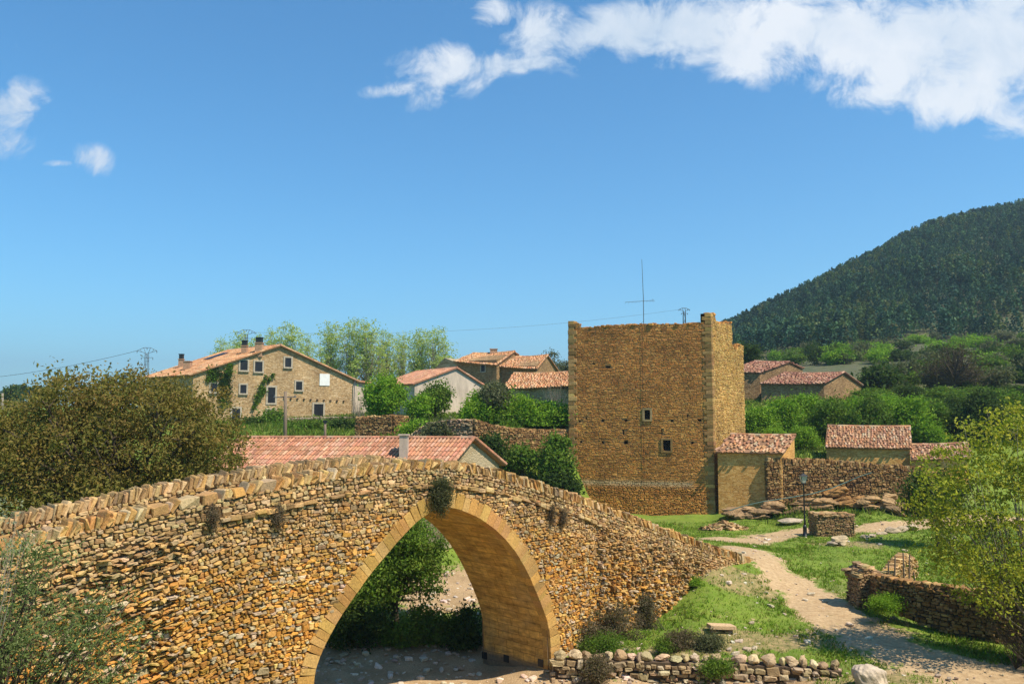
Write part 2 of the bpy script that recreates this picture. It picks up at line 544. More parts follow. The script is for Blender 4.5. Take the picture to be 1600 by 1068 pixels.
M['iron'] = mat_plain('painted_iron', (0.012, 0.013, 0.015), 0.45, 20, 0.3, 0.5)
M['steel'] = mat_plain('galvanised_steel', (0.10, 0.11, 0.12), 0.6, 10, 0.2, 0.5, 0.3)
M['white'] = mat_plain('white_board', (0.74, 0.72, 0.67), 0.8, 3, 0.08)
M['lampglass'] = mat_plain('lamp_glass', (0.55, 0.52, 0.42), 0.3, 3, 0.1, 0.5)
M['hose'] = mat_plain('green_hose', (0.05, 0.11, 0.09), 0.6, 10, 0.2)
M['bark'] = mat_plain('bark', (0.075, 0.055, 0.038), 0.95, 12, 0.4, 0.2, 0, (3, 3, 1))
M['palebark'] = mat_plain('pale_bark', (0.24, 0.20, 0.15), 0.9, 10, 0.4, 0.2, 0, (3, 3, 1))
M['brick'] = mat_plain('chimney_brick', (0.42, 0.24, 0.14), 0.95, 7, 0.3)
M['leaf'] = mat_leaf('leaf')
M['needle'] = mat_leaf('pine_needles', 0.15)
M['ledge'] = mat_attr('ledge_rock', fine=5.0, amount=0.6, bstr=1.0, bdist=0.12, blotch=1.2)
M['rock'] = mat_attr('rock', fine=3.5, amount=0.55, bstr=0.9, bdist=0.10)


# ------------------------------------------------------------------ stone makers
GOLD = [(0.52, 0.34, 0.13), (0.56, 0.39, 0.17), (0.44, 0.26, 0.085), (0.60, 0.45, 0.23), (0.34, 0.19, 0.065), (0.50, 0.28, 0.075), (0.46, 0.34, 0.19), (0.54, 0.33, 0.10)]
GREYGOLD = [(0.45, 0.335, 0.185), (0.53, 0.41, 0.235), (0.36, 0.25, 0.13), (0.57, 0.46, 0.30), (0.29, 0.20, 0.105), (0.41, 0.33, 0.225), (.48, .33, .15)]
TOWER = [(0.42, 0.245, 0.088), (0.47, 0.295, 0.115), (0.36, 0.20, 0.068), (0.51, 0.335, 0.14), (0.29, 0.165, 0.06), (0.40, 0.22, 0.07)]
GARDEN = [(0.28, 0.19, 0.10), (0.34, 0.25, 0.15), (0.22, 0.14, 0.07), (0.40, 0.31, 0.2), (0.17, 0.115, 0.065)]


WARM = np.array([1.04, .84, .53])
TOWER[:] = [(a * 1.32, b * 1.2, c * 1.15) for a, b, c in TOWER]
for _p in (GOLD, GREYGOLD, TOWER, GARDEN):
    _p[:] = [tuple(np.array(c) * (np.array([1.0, .88, .70]) if _p is GREYGOLD else WARM)) for c in _p]
GOLD[:] = [(a * 1.1, b * 1.12, c * 1.12) for a, b, c in GOLD]
GREYGOLD[:] = [(a * 1.08, b * 1.05, c * 1.0) for a, b, c in GREYGOLD]
GOLD += [(.46, .34, .20), (.56, .43, .27), (.34, .21, .09)]


def pick(pal, n, jit=0.14):
    p = np.asarray(pal)[rng.integers(0, len(pal), n)]
    return np.clip(p * (1 + rng.normal(0, jit, (n, 1))) * (1 + rng.normal(0, 0.04, (n, 3))), 0.015, 0.8)


def coursed(u0, u1, v0, v1, h, w, big=0.05):
    """irregular courses of stones in a plane: centres, half sizes"""
    cu, cv, a, b = [], [], [], []
    v = v0
    while v < v1:
        hh = rng.uniform(*h) if rng.random() < .8 else rng.uniform(h[0], h[1]) * 1.35
        u = u0 - rng.uniform(0, w[1])
        wobble = rng.uniform(0, 6)
        while u < u1:
            ww = w[0] + (w[1] - w[0]) * rng.random() ** 1.6
            ww *= 0.7 + 0.3 * hh / h[1]
            sc = 1.0
            if rng.random() < big:
                sc = rng.uniform(1.4, 2.0); ww *= rng.uniform(.9, 1.4)
            cu.append(u + ww / 2); cv.append(v + hh / 2 + 0.25 * h[0] * math.sin(u * 0.9 + wobble) + rng.normal(0, h[0] * 0.26))
            a.append(ww / 2); b.append(hh / 2 * sc)
            u += ww
        v += hh
    return np.array(cu), np.array(cv), np.array(a), np.array(b)


def stones(mb, O, Ux, N, cu, cv, a, b, d, rot, cols, K=7, gap=0.93, back=0.03, Vz=(0, 0, 1)):
    """bevelled irregular stones lying on a plane, pushed out along N"""
    n = len(cu)
    if n == 0:
        return
    O, Ux, N, Vz = (np.asarray(q, float) for q in (O, Ux, N, Vz))
    th = (np.arange(K)[None, :] + rng.uniform(0, 1, (n, 1)) + rng.uniform(-.28, .28, (n, K))) / K * 2 * np.pi
    ct, st = np.cos(th), np.sin(th)
    p = 0.42
    x = np.sign(ct) * np.abs(ct) ** p; y = np.sign(st) * np.abs(st) ** p
    jit = 1 + rng.uniform(-.24, .13, (n, K))
    x = x * jit * gap; y = y * jit * gap
    rings = []
    for scale, dep in ((1.0, None), (0.95, 0.70), (0.74, 1.0)):
        lx = x * a[:, None] * scale; ly = y * b[:, None] * scale
        cr, sr = np.cos(rot)[:, None], np.sin(rot)[:, None]
        uu = cu[:, None] + lx * cr - ly * sr
        vv = cv[:, None] + lx * sr + ly * cr
        dd = np.full((n, K), -back) if dep is None else d[:, None] * dep * (1 + rng.uniform(-.25, .25, (n, K)))
        rings.append(O + uu[..., None] * Ux + vv[..., None] * Vz + dd[..., None] * N)
    V = np.stack(rings, 1).reshape(n, 3 * K, 3)
    k = np.arange(K)
    kn = (k + 1) % K
    q = np.concatenate([np.stack([r * K + k, r * K + kn, (r + 1) * K + kn, (r + 1) * K + k], -1) for r in (0, 1)])
    cap = (2 * K + k)[None]
    off = (np.arange(n) * 3 * K)[:, None, None]
    C = np.repeat(cols, 3 * K, axis=0)
    if np.cross(Ux, Vz) @ N < 0:
        q = q[:, ::-1]; cap = cap[:, ::-1]
    mb.add(V.reshape(-1, 3), [(q[None] + off).reshape(-1, 4), (cap[None] + off).reshape(-1, K)], C)


def _cham():
    vs, idx = [], {}
    for sx in (-1, 1):
        for sy in (-1, 1):
            for sz in (-1, 1):
                for ax in range(3):
                    idx[(sx, sy, sz, ax)] = len(vs)
                    vs.append((sx, sy, sz, ax))
    quads, tris = [], []
    for ax in range(3):
        o1, o2 = [i for i in range(3) if i != ax]
        for s in (-1, 1):
            cyc = []
            for (p, q) in ((-1, -1), (1, -1), (1, 1), (-1, 1)):
                c = [0, 0, 0]; c[ax] = s; c[o1] = p; c[o2] = q
                cyc.append(idx[(*c, ax)])
            quads.append(cyc)
    for ax in range(3):
        o1, o2 = [i for i in range(3) if i != ax]
        for p in (-1, 1):
            for q in (-1, 1):
                c0 = [0, 0, 0]; c0[o1] = p; c0[o2] = q; c0[ax] = -1
                c1 = list(c0); c1[ax] = 1
                quads.append([idx[(*c0, o1)], idx[(*c1, o1)], idx[(*c1, o2)], idx[(*c0, o2)]])
    for sx in (-1, 1):
        for sy in (-1, 1):
            for sz in (-1, 1):
                tris.append([idx[(sx, sy, sz, a)] for a in range(3)])
    pt = np.array([[c * (1.0 if a == ax else .8) for a, c in enumerate((sx, sy, sz))] for (sx, sy, sz, ax) in vs])

    def out(f):
        a, b, c = pt[f[0]], pt[f[1]], pt[f[2]]
        return f if np.cross(b - a, c - a) @ pt[f].mean(0) > 0 else f[::-1]
    return np.array(vs), np.array([out(f) for f in quads]), np.array([out(f) for f in tris])


_CV, _CQ, _CT = _cham()


def blocks(mb, C, AX, AY, AZ, cols, cham=0.16, jit=0.10):
    """chamfered, slightly crooked blocks. C, AX, AY, AZ: (n,3) centres and half axes"""
    C, AX, AY, AZ = (np.asarray(q, float).reshape(-1, 3) for q in (C, AX, AY, AZ))
    n = len(C)
    if n == 0:
        return
    AX = AX * np.where(np.einsum('ij,ij->i', np.cross(AX, AY), AZ) < 0, -1.0, 1.0)[:, None]
    corner_j = rng.uniform(-jit, jit, (n, 2, 2, 2, 3))
    co = np.empty((n, 24, 3))
    for i, (sx, sy, sz, ax) in enumerate(_CV):
        l = np.array([sx, sy, sz], float)
        c = np.full(3, 1 - cham); c[ax] = 1.0
        co[:, i] = (l * c)[None] + corner_j[:, (sx + 1) // 2, (sy + 1) // 2, (sz + 1) // 2]
    V = C[:, None] + co[..., 0:1] * AX[:, None] + co[..., 1:2] * AY[:, None] + co[..., 2:3] * AZ[:, None]
    off = (np.arange(n) * 24)[:, None, None]
    mb.add(V.reshape(-1, 3), [(_CQ[None] + off).reshape(-1, 4), (_CT[None] + off).reshape(-1, 3)], np.repeat(np.asarray(cols).reshape(-1, 3), 24, axis=0))


def unit(v):
    v = np.asarray(v, float)
    return v / np.linalg.norm(v)


Z = np.array([0, 0, 1.0])

# ------------------------------------------------------------------ ground
PATHS = [([(1120, 842), (1165, 846), (1230, 834), (1300, 829), (1360, 826), (1430, 820), (1540, 812), (1700, 806)], 1.8),
         ([(1168, 858), (1195, 875), (1230, 902), (1262, 930), (1300, 960), (1340, 985), (1390, 1010), (1450, 1035), (1540, 1055), (1700, 1070)], 1.75)]


def seg_dist(P, poly):
    d = np.full(len(P), 1e9)
    for a, b in zip(poly[:-1], poly[1:]):
        ab = b - a
        tt = np.clip(((P - a) @ ab) / (ab @ ab), 0, 1)
        d = np.minimum(d, np.linalg.norm(P - (a + tt[:, None] * ab), axis=1))
    return d


path_world = [(np.array([hit(*p)[:2] for p in pl]), w) for pl, w in PATHS]
dry_spots = [(hit(1215, 1003)[:2], 3.4, 1.3), (hit(1090, 1012)[:2], 3.5, .9), (hit(1150, 905)[:2], 2.5, 1.5), (hit(1330, 850)[:2], 2.5, 1.2), (hit(1300, 1065)[:2], 4, .8)]


def vnoise(P, s, seed=0):
    """cheap smooth 2-d value noise"""
    r = np.random.default_rng(seed)
    T = r.random((64, 64))
    q = P / s
    i = np.floor(q).astype(int); f = q - i
    f = f * f * (3 - 2 * f)
    a = T[i[:, 0] % 64, i[:, 1] % 64]; b = T[(i[:, 0] + 1) % 64, i[:, 1] % 64]
    c = T[i[:, 0] % 64, (i[:, 1] + 1) % 64]; d = T[(i[:, 0] + 1) % 64, (i[:, 1] + 1) % 64]
    return (a * (1 - f[:, 0]) + b * f[:, 0]) * (1 - f[:, 1]) + (c * (1 - f[:, 0]) + d * f[:, 0]) * f[:, 1]


def ground_masks(x, y, z):
    P = np.stack([x, y], 1)
    path = np.zeros(len(P))
    for poly, w in path_world:
        path = np.maximum(path, np.clip(1.35 - seg_dist(P, poly) / w, 0, 1))
    gravel = np.clip((0.02 - z) / 0.35 + 0.5, 0, 1) * (y > 18) * (y < 45)
    gravel = np.maximum(gravel, np.clip(1.4 - np.hypot((x + 2.6) / 4.5, (y - 41.5) / 4.5), 0, 1))
    dry = np.clip((y - 92) / 25, 0, .85) * np.clip((x / y - .05) * 8 + .4, .2, 1)
    for c, rx, ry in dry_spots:
        dry = np.maximum(dry, 0.8 * np.clip(1.5 - np.hypot((x - c[0]) / rx, (y - c[1]) / ry), 0, 1))
    lower = hit(1420, 1030)
    dry = np.maximum(dry, np.clip(1.3 - np.hypot((x - 15) / 4.5, (y - 27.5) / 2.2), 0, 1) * .9)
    return path, gravel, dry


def build_ground():
    us = np.concatenate([np.linspace(-2.6, -0.75, 50, endpoint=False), np.linspace(-0.75, 0.78, 380), np.linspace(0.78, 2.6, 50)[1:]])
    ys = np.concatenate([np.geomspace(1.5, 22, 50, endpoint=False), np.geomspace(22, 75, 330, endpoint=False), np.geomspace(75, 620, 230, endpoint=False), np.geomspace(620, 6000, 30)])
    UU, YY = np.meshgrid(us, ys)
    X = UU * YY
    Zz = gz(X, YY)
    P = np.stack([X.ravel(), YY.ravel()], 1)
    amp = np.clip(P[:, 1] / 60, .25, 6)
    zz = Zz.ravel() + (vnoise(P, 1.3, 1) - .5) * .10 + (vnoise(P, .45, 2) - .5) * .05 * (P[:, 1] < 80) + (vnoise(P, 9, 3) - .5) * .5 * np.clip((P[:, 1] - 60) / 60, 0, 4)
    Vv = np.stack([P[:, 0], P[:, 1], zz], 1)
    nr, nc = UU.shape
    idx = np.arange(nr * nc).reshape(nr, nc)
    q = np.stack([idx[:-1, :-1], idx[:-1, 1:], idx[1:, 1:], idx[1:, :-1]], -1).reshape(-1, 4)
    pa, gr, dr = ground_masks(P[:, 0], P[:, 1], Zz.ravel())
    mb = MB()
    mb.add(Vv, q, np.stack([pa, gr, dr], 1))
    m, t = new_mat('ground')
    a = t.n('ShaderNodeAttribute', attribute_name='Col')
    sp = t.n('ShaderNodeSeparateColor'); t.l(a.outputs[0], sp.inputs[0])
    p = pos(t)
    fine = noise(t, p, 5.0, 8, 0.7); mid = noise(t, p, 0.9, 5, 0.6); big = noise(t, p, 0.18, 3); grit = noise(t, p, 22, 4, 0.7)
    grass = t.mix(t.ramp(mid, [(0.35, 0.0), (0.65, 1.0)]), (0.115, 0.185, 0.014), (0.175, 0.24, 0.024))
    grass = t.mix(t.ramp(fine, [(0.5, 0.0), (0.72, 0.7)]), grass, (0.24, 0.22, 0.07))
    grass = t.mix(t.ramp(big, [(0.55, 0.0), (0.75, 0.5)]), grass, (0.20, 0.17, 0.07))
    pathc = t.mix(t.ramp(fine, [(0.35, 0.0), (0.65, 1.0)]), (0.34, 0.22, 0.11), (0.53, 0.38, 0.21))
    grav = t.mix(t.ramp(grit, [(0.35, 0.0), (0.65, 1.0)]), (0.30, 0.18, 0.085), (0.56, 0.40, 0.22))
    grav = t.mix(t.ramp(mid, [(0.45, 0.0), (0.68, 0.55)]), grav, (0.20, 0.13, 0.055))
    dryc = t.mix(t.ramp(fine, [(0.35, 0.0), (0.6, 1.0)]), (0.40, 0.28, 0.13), (0.17, 0.16, 0.05))

    def edge(mask):
        return t.ramp(t.math('ADD', mask, t.math('MULTIPLY', t.math('SUBTRACT', t.math('ADD', t.math('MULTIPLY', mid, .7), t.math('MULTIPLY', fine, .5)), 0.6), 2.7)), [(0.40, 0.0), (0.62, 1.0)])
    gp = t.n('ShaderNodeNewGeometry'); sx = t.n('ShaderNodeSeparateXYZ'); t.l(gp.outputs['Position'], sx.inputs[0])
    far = t.ramp(t.math('MULTIPLY', sx.outputs[1], 0.005), [(0.44, 0.0), (0.56, 1.0)])
    scrub = t.mix(t.ramp(noise(t, p, 0.5, 6, 0.7), [(0.35, 0.0), (0.65, 1.0)]), (0.055, 0.075, 0.024), (0.13, 0.115, 0.06))  # grey-green scrub, its colour darkened throughout to stand for cloud shadow
    dryc = t.mix(far, dryc, scrub)
    c = t.mix(edge(sp.outputs[2]), grass, dryc)
    c = t.mix(edge(sp.outputs[1]), c, grav)
    c = t.mix(edge(sp.outputs[0]), c, pathc)
    h = t.math('ADD', t.math('MULTIPLY', fine, 0.6), t.math('MULTIPLY', grit, 0.5))
    finish(t, c, 0.95, h, 0.8, 0.08)
    o = mb.build('ground', m, None, True)
    tag(o, None, None, None, 'structure')


build_ground()

# ------------------------------------------------------------------ the bridge
BD = np.array([math.cos(math.radians(46)), math.sin(math.radians(46)), 0])
BN = np.array([BD[1], -BD[0], 0])          # outwards, towards the viewer
B0 = U(690, 720, 27.0); B0[2] = 0.0
BW = 3.45                                   # width over the parapets


def onb(px, py, off=0.0):
    """picture point -> (t along the bridge, height) on the near face (off: distance behind it)"""
    d = ray(px, py)
    o = B0 - BN * off
    k = ((o - EYE) @ BN) / (d @ BN)
    P = EYE + d * k
    return (P - o) @ BD, P[2]


def curve(pts, off=0.0):
    q = np.array([onb(px, py, off) for px, py in pts])
    q = q[np.argsort(q[:, 0])]
    return q


top_pts = curve([(-260, 905), (-120, 874), (0, 845), (130, 812), (260, 783), (380, 757), (490, 738), (570, 727), (640, 719), (700, 719), (760, 729), (800, 740), (900, 772), (1000, 809), (1100, 848), (1150, 864), (1186, 878)])
arch_pts = curve([(488.7, 1056), (495, 1031), (503, 1012), (519.6, 979.6), (536, 953.6), (553.7, 927.6), (579, 893), (613.6, 851.6), (641, 822), (657, 808), (674, 798), (690, 792), (704, 791.6), (725, 798.6), (746, 808), (768.8, 824), (784.5, 838), (802, 859), (814, 878), (826, 901), (840.4, 934.6), (853, 967.6), (857, 988), (858.5, 1010), (859, 1041)])
arch_pts = np.vstack([[arch_pts[0, 0] - .12, -1.2], [arch_pts[0, 0] - .06, .4], arch_pts, [arch_pts[-1, 0] + .01, -1.2]])
TL, TR = top_pts[0, 0], top_pts[-1, 0]
AL, AR = arch_pts[0, 0], arch_pts[-1, 0]


def topz(t):
    t = np.asarray(t, float)
    z = np.interp(t, top_pts[:, 0], top_pts[:, 1])
    return z


def archz(t):
    """intrados height, very low outside the opening"""
    t = np.asarray(t, float)
    z = np.interp(t, arch_pts[:, 0], arch_pts[:, 1])
    return np.where((t < AL) | (t > AR), -9, z)


PAR = 0.82


def deckz(t):
    return topz(t) - PAR


def bp(t, z, off=0.0):
    t = np.asarray(t, float)
    z = np.broadcast_to(np.asarray(z, float), t.shape)
    return B0 + t[..., None] * BD + z[..., None] * Z - off * BN


def bridge_ground(t, off):
    P = bp(np.atleast_1d(t), 0.0, off)
    return gz(P[:, 0], P[:, 1])


bridge = thing('stone_bridge', 'humpbacked rubble stone footbridge with one round arch over the river bed', 'bridge', (*bp(np.array(0.0), 0.0)[:2], -0.5))


def strip(mb, lo, hi, col=(.3, .2, .1)):
    n = len(lo)
    i = np.arange(n - 1)
    mb.add(np.vstack([lo, hi]), np.stack([i, i + 1, n + i + 1, n + i], -1), col)


def resample(poly, step):
    d = np.r_[0, np.cumsum(np.linalg.norm(np.diff(poly, axis=0), axis=1))]
    n = max(2, int(d[-1] / step))
    s = np.linspace(0, d[-1], n)
    return np.stack([np.interp(s, d, poly[:, i]) for i in range(poly.shape[1])], 1), s


def smooth(poly, k=3):
    p = poly.copy()
    for _ in range(k):
        p[1:-1] = (p[:-2] + 2 * p[1:-1] + p[2:]) / 4
    return p


arch_s, arch_len = resample(arch_pts, 0.06)
arch_s = smooth(arch_s, 25)
_d = np.r_[0, np.cumsum(np.linalg.norm(np.diff(arch_s, axis=0), axis=1))]
arch_len = _d
arch_nrm = np.gradient(arch_s, axis=0)
arch_nrm = np.stack([-arch_nrm[:, 1], arch_nrm[:, 0]], 1)
arch_nrm /= np.linalg.norm(arch_nrm, axis=1)[:, None]      # outwards from the opening
arch_pts = arch_s


def build_bridge():
    ts = np.unique(np.r_[np.linspace(TL, TR, 160), np.linspace(AL, AR, 90), AL - 1e-3, AR + 1e-3])
    lowz = np.where((ts >= AL) & (ts <= AR), archz(ts), -1.5)
    # core of the near and far walls up to the deck
    for off, nm in ((0.05, 'wall'), (BW - 0.05, 'wall')):
        mb = MB()
        strip(mb, bp(ts, lowz, off), bp(ts, deckz(ts) - .02, off))
        if off < 1:
            # rubble facing
            cu, cv, a, b = coursed(TL, TR, -1.4, 8.6, (0.045, 0.108), (0.07, 0.30), 0.12)
            n = len(cu)
            shear = np.where(cu < -6.5, 0.20 * (cu + 6.5), np.where(cu > 7, -0.04 * (cu - 7), 0)) 
            zz = cv + shear
            slope = np.where(cu < -6.5, 0.20, np.where(cu > 7, -0.06, 0.0))
            ad = np.min(np.hypot(cu[:, None] - arch_s[None, ::4, 0], zz[:, None] - arch_s[None, ::4, 1]), axis=1)
            inside = (zz < archz(cu))
            g = bridge_ground(cu, -.1)
            ok = (zz < deckz(cu) - .03) & ~inside & (ad > 0.37) & (zz > g - .45)
            rot = np.arctan(slope) + rng.normal(0, .12, n) + np.where((cu > 6) | (cu < -7), rng.normal(0, .12, n), 0)
            thin = cu < -8.5
            b = np.where(thin, b * rng.uniform(.5, .95, n), b)
            a = np.where(thin, a * rng.uniform(1.0, 1.5, n), a)
            rot = rot + np.where(thin, rng.normal(.03, .13, n), 0)
            d = rng.uniform(.02, .085, n) + np.where(thin | (cu > 8), rng.uniform(0, .16, n), 0) * (rng.random(n) < .6)
            cols = pick(GOLD, n)
            # weathered grey towards the top of the wall, ochre lower down: the stones' own patina
            wgt = np.clip((zz - deckz(cu) + 1.6) / 1.6 + rng.normal(0, .25, n), 0, 1)[:, None]
            cols = cols * (1 - wgt) + pick(GREYGOLD, n) * wgt
            stones(mb, B0, BD, BN, cu[ok], zz[ok], a[ok], b[ok], d[ok], rot[ok], cols[ok], 7, .96, .05)
            # deck-level ledge of larger stones
            t = -7.5
            tt = []
            while t < 8:
                w = rng.uniform(.15, .5)
                if rng.random() < .75: tt.append((t + w / 2, w / 2))
                t += w * 1.02
            tt = np.array(tt)
            n = len(tt)
            c = bp(tt[:, 0], deckz(tt[:, 0]) + .02 + rng.normal(0, .025, n), -0.03)
            sl = (deckz(tt[:, 0] + .2) - deckz(tt[:, 0] - .2)) / .4
            ax = (BD[None] + sl[:, None] * Z) * (tt[:, 1] * .96)[:, None]
            blocks(mb, c, ax, np.tile(BN * .11, (n, 1)), np.tile(Z, (n, 1)) * rng.uniform(.045, .085, (n, 1)), pick(GREYGOLD, n), .3, .22)
        mb.build(nm, M['stone'], bridge)
    # deck
    mb = MB()
    strip(mb, bp(ts, deckz(ts), 0.05), bp(ts, deckz(ts), BW - .05), (.34, .26, .16))
    mb.build('deck', M['stone'], bridge)
    # barrel of the arch
    mb = MB()
    n = len(arch_s)
    nd = 9
    offs = np.linspace(0.02, BW - .02, nd)
    V = np.stack([bp(arch_s[:, 0], arch_s[:, 1], o) for o in offs], 1)
    idx = np.arange(n * nd).reshape(n, nd)
    q = np.stack([idx[:-1, :-1], idx[:-1, 1:], idx[1:, 1:], idx[1:, :-1]], -1).reshape(-1, 4)
    mb.add(V.reshape(-1, 3), q)
    me = mb.mesh('barrel', True)
    uvl = me.uv_layers.new(name='UVMap')
    vi = np.empty(len(me.loops), int)
    me.loops.foreach_get('vertex_index', vi)
    uv = np.stack([np.tile(offs, (n, 1)).ravel()[vi] * 1.0, np.repeat(arch_len, nd)[vi]], 1)
    uvl.data.foreach_set('uv', uv.ravel())
    link_mesh('arch_barrel', me, M['ashlar'], bridge)
    # putlog holes in the right pier: solid near-black boxes, the shade inside each hole painted as colour
    for k, (hx, hy) in enumerate(((749, 1023), (791, 1028), (845, 1035))):
        best = None
        for o in np.linspace(.1, BW - .1, 120):
            P = bp(np.array(AR - .02), 0.0, o)
            d = ray(hx, hy)
            px_err = abs(P[0] / P[1] - d[0] / d[1])
            if best is None or px_err < best[0]:
                best = (px_err, o, (EYE + d * (P[1] / d[1]))[2])
        mb = MB()
        c = bp(np.array(AR + .02), best[2], best[1])
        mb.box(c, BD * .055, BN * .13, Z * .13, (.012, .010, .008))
        mb.build('putlog_hole_shade', M['pane'], bridge)
    # voussoirs
    mb = MB()
    s = 0.5
    C, AX, AY, AZ, CC = [], [], [], [], []
    L = arch_len[-1]
    while s < L - .4:
        w = rng.uniform(.17, .36)
        sc = s + w / 2
        p = np.array([np.interp(sc, arch_len, arch_s[:, i]) for i in (0, 1)])
        nr = np.array([np.interp(sc, arch_len, arch_nrm[:, i]) for i in (0, 1)]); nr /= np.linalg.norm(nr)
        h = rng.uniform(.42, .54)
        tg = np.array([nr[1], -nr[0]])
        ctr = p + nr * (h / 2 - .004)
        C.append(bp(np.array(ctr[0]), ctr[1], 0.12))
        AX.append((tg[0] * BD + tg[1] * Z) * (w / 2 * .99)); AY.append((nr[0] * BD + nr[1] * Z) * h / 2); AZ.append(BN * (.185 + rng.uniform(0, .012)))
        s += w
    cols = pick([(0.52, 0.37, 0.17), (0.50, 0.34, 0.14), (0.47, 0.33, 0.17), (0.55, 0.41, 0.21), (0.44, 0.30, 0.13)], len(C), .08) * WARM
    blocks(mb, np.array(C), np.array(AX), np.array(AY), np.array(AZ), cols, .04, .015)
    mb.build('voussoir_ring', M['stone'], bridge)

    # parapets: core, facing courses that follow the slope, and a coping of leaning slabs
    for off0, off1, near in ((0.0, 0.42, True), (BW - .42, BW, False)):
        mb = MB()
        tp = np.linspace(TL, TR, 160)
        hi = topz(tp) - .24
        lo = deckz(tp) - .05
        i0, i1 = off0 + .04, off1 - .04
        strip(mb, bp(tp, lo, i0), bp(tp, hi, i0)); strip(mb, bp(tp, lo, i1), bp(tp, hi, i1)); strip(mb, bp(tp, hi, i0), bp(tp, hi, i1))
        for face in (off0, off1):
            cu, cv, a, b = coursed(TL, TR, 0, PAR - .24, (0.05, 0.105), (0.09, 0.30), 0.06)
            n = len(cu)
            z = deckz(cu) + cv
            sl = (deckz(cu + .3) - deckz(cu - .3)) / .6
            ok = cv < PAR - .26
            out = 1 if face == off0 else -1
            cols = pick(GREYGOLD, n)
            stones(mb, B0 - face * BN, BD, BN * out, cu[ok], z[ok], a[ok], b[ok], rng.uniform(.015, .07, n)[ok], (np.arctan(sl) + rng.normal(0, .06, n))[ok], cols[ok], 7, .95, .05)
        mb.build('parapet', M['stone'], bridge)
        # coping
        mb = MB()
        t = TL
        C, AX, AY, AZ = [], [], [], []
        while t < TR:
            flat = near and t < -6 and rng.random() < .12
            w = rng.uniform(.28, .6) if flat else rng.uniform(.06, .135)
            if near and t < -3 and not flat:
                w *= rng.uniform(.85, 1.25)
            h = rng.uniform(.11, .15) if flat else rng.uniform(.11, .20)
            tc = t + w / 2
            sl = float((topz(tc + .3) - topz(tc - .3)) / .6)
            lean = (0.0 if flat else (.5 if t < 1.0 else -.45) + rng.normal(0, .17))
            if not near:
                lean = lean * .8
            al = math.atan(sl)
            xdir = math.cos(al) * BD + math.sin(al) * Z
            up = -math.sin(al) * BD + math.cos(al) * Z
            l = math.sin(lean) * xdir + math.cos(lean) * up
            x2 = math.cos(lean) * xdir - math.sin(lean) * up
            zc = float(topz(tc)) - .24 + h * .55
            C.append(bp(np.array(tc), zc, (off0 + off1) / 2) + BN * rng.normal(0, .015))
            AX.append(x2 * w / 2 * rng.uniform(.78, .98)); AY.append(BN * (.20 + rng.uniform(0, .08))); AZ.append(l * h)
            t += w * (1.0 if flat else .98)
        n = len(C)
        cols = pick(GOLD if near else GREYGOLD, n, .12) * (.92 if near else 1)
        cols = .5 * cols + .5 * pick(GREYGOLD, n)
        blocks(mb, np.array(C), np.array(AX), np.array(AY), np.array(AZ), cols, .16, .25)
        mb.build('coping', M['stone'], bridge)


build_bridge()


# ------------------------------------------------------------------ rocks
def icos(sub=3):
    import bmesh
    bm = bmesh.new(); bmesh.ops.create_icosphere(bm, subdivisions=sub, radius=1.0)
    v = np.array([p.co[:] for p in bm.verts]); f = np.array([[q.index for q in fa.verts] for fa in bm.faces])
    bm.free()
    return v, f


IV, IF = icos(3)
IV4, IF4 = icos(4)


def rock_mesh(mb, c, s, col, seed, rough=.28, yaw=0.0, tilt=0.0, fine=False):
    v, f = (IV4, IF4) if fine else (IV, IF)
    r = np.random.default_rng(seed)
    d = np.ones(len(v))
    for k in range(10):                    # planar cuts give broken faces
        n = unit(r.normal(0, 1, 3)); h = r.uniform(.55, .9)
        q = v @ n
        d = np.where(q > h, np.minimum(d, h / np.maximum(q, 1e-3)), d)
    for k in range(6):
        n = r.normal(0, 2.5 * (1 + k * .6), 3); d += rough * .22 / (1 + k * .5) * np.sin(v @ n + r.uniform(0, 6))
    p = v * d[:, None] * np.asarray(s)[None]
    # strata
    p[:, 2] += .02 * s[2] * np.sin(p[:, 2] / s[2] * 14 + p[:, 0] / s[0] * 2)
    ca, sa = math.cos(yaw), math.sin(yaw)
    ct, st = math.cos(tilt), math.sin(tilt)
    p = np.stack([p[:, 0] * ct - p[:, 2] * st, p[:, 1], p[:, 0] * st + p[:, 2] * ct], 1)
    p = np.stack([p[:, 0] * ca - p[:, 1] * sa, p[:, 0] * sa + p[:, 1] * ca, p[:, 2]], 1)
    mb.add(p + np.asarray(c), f, col)


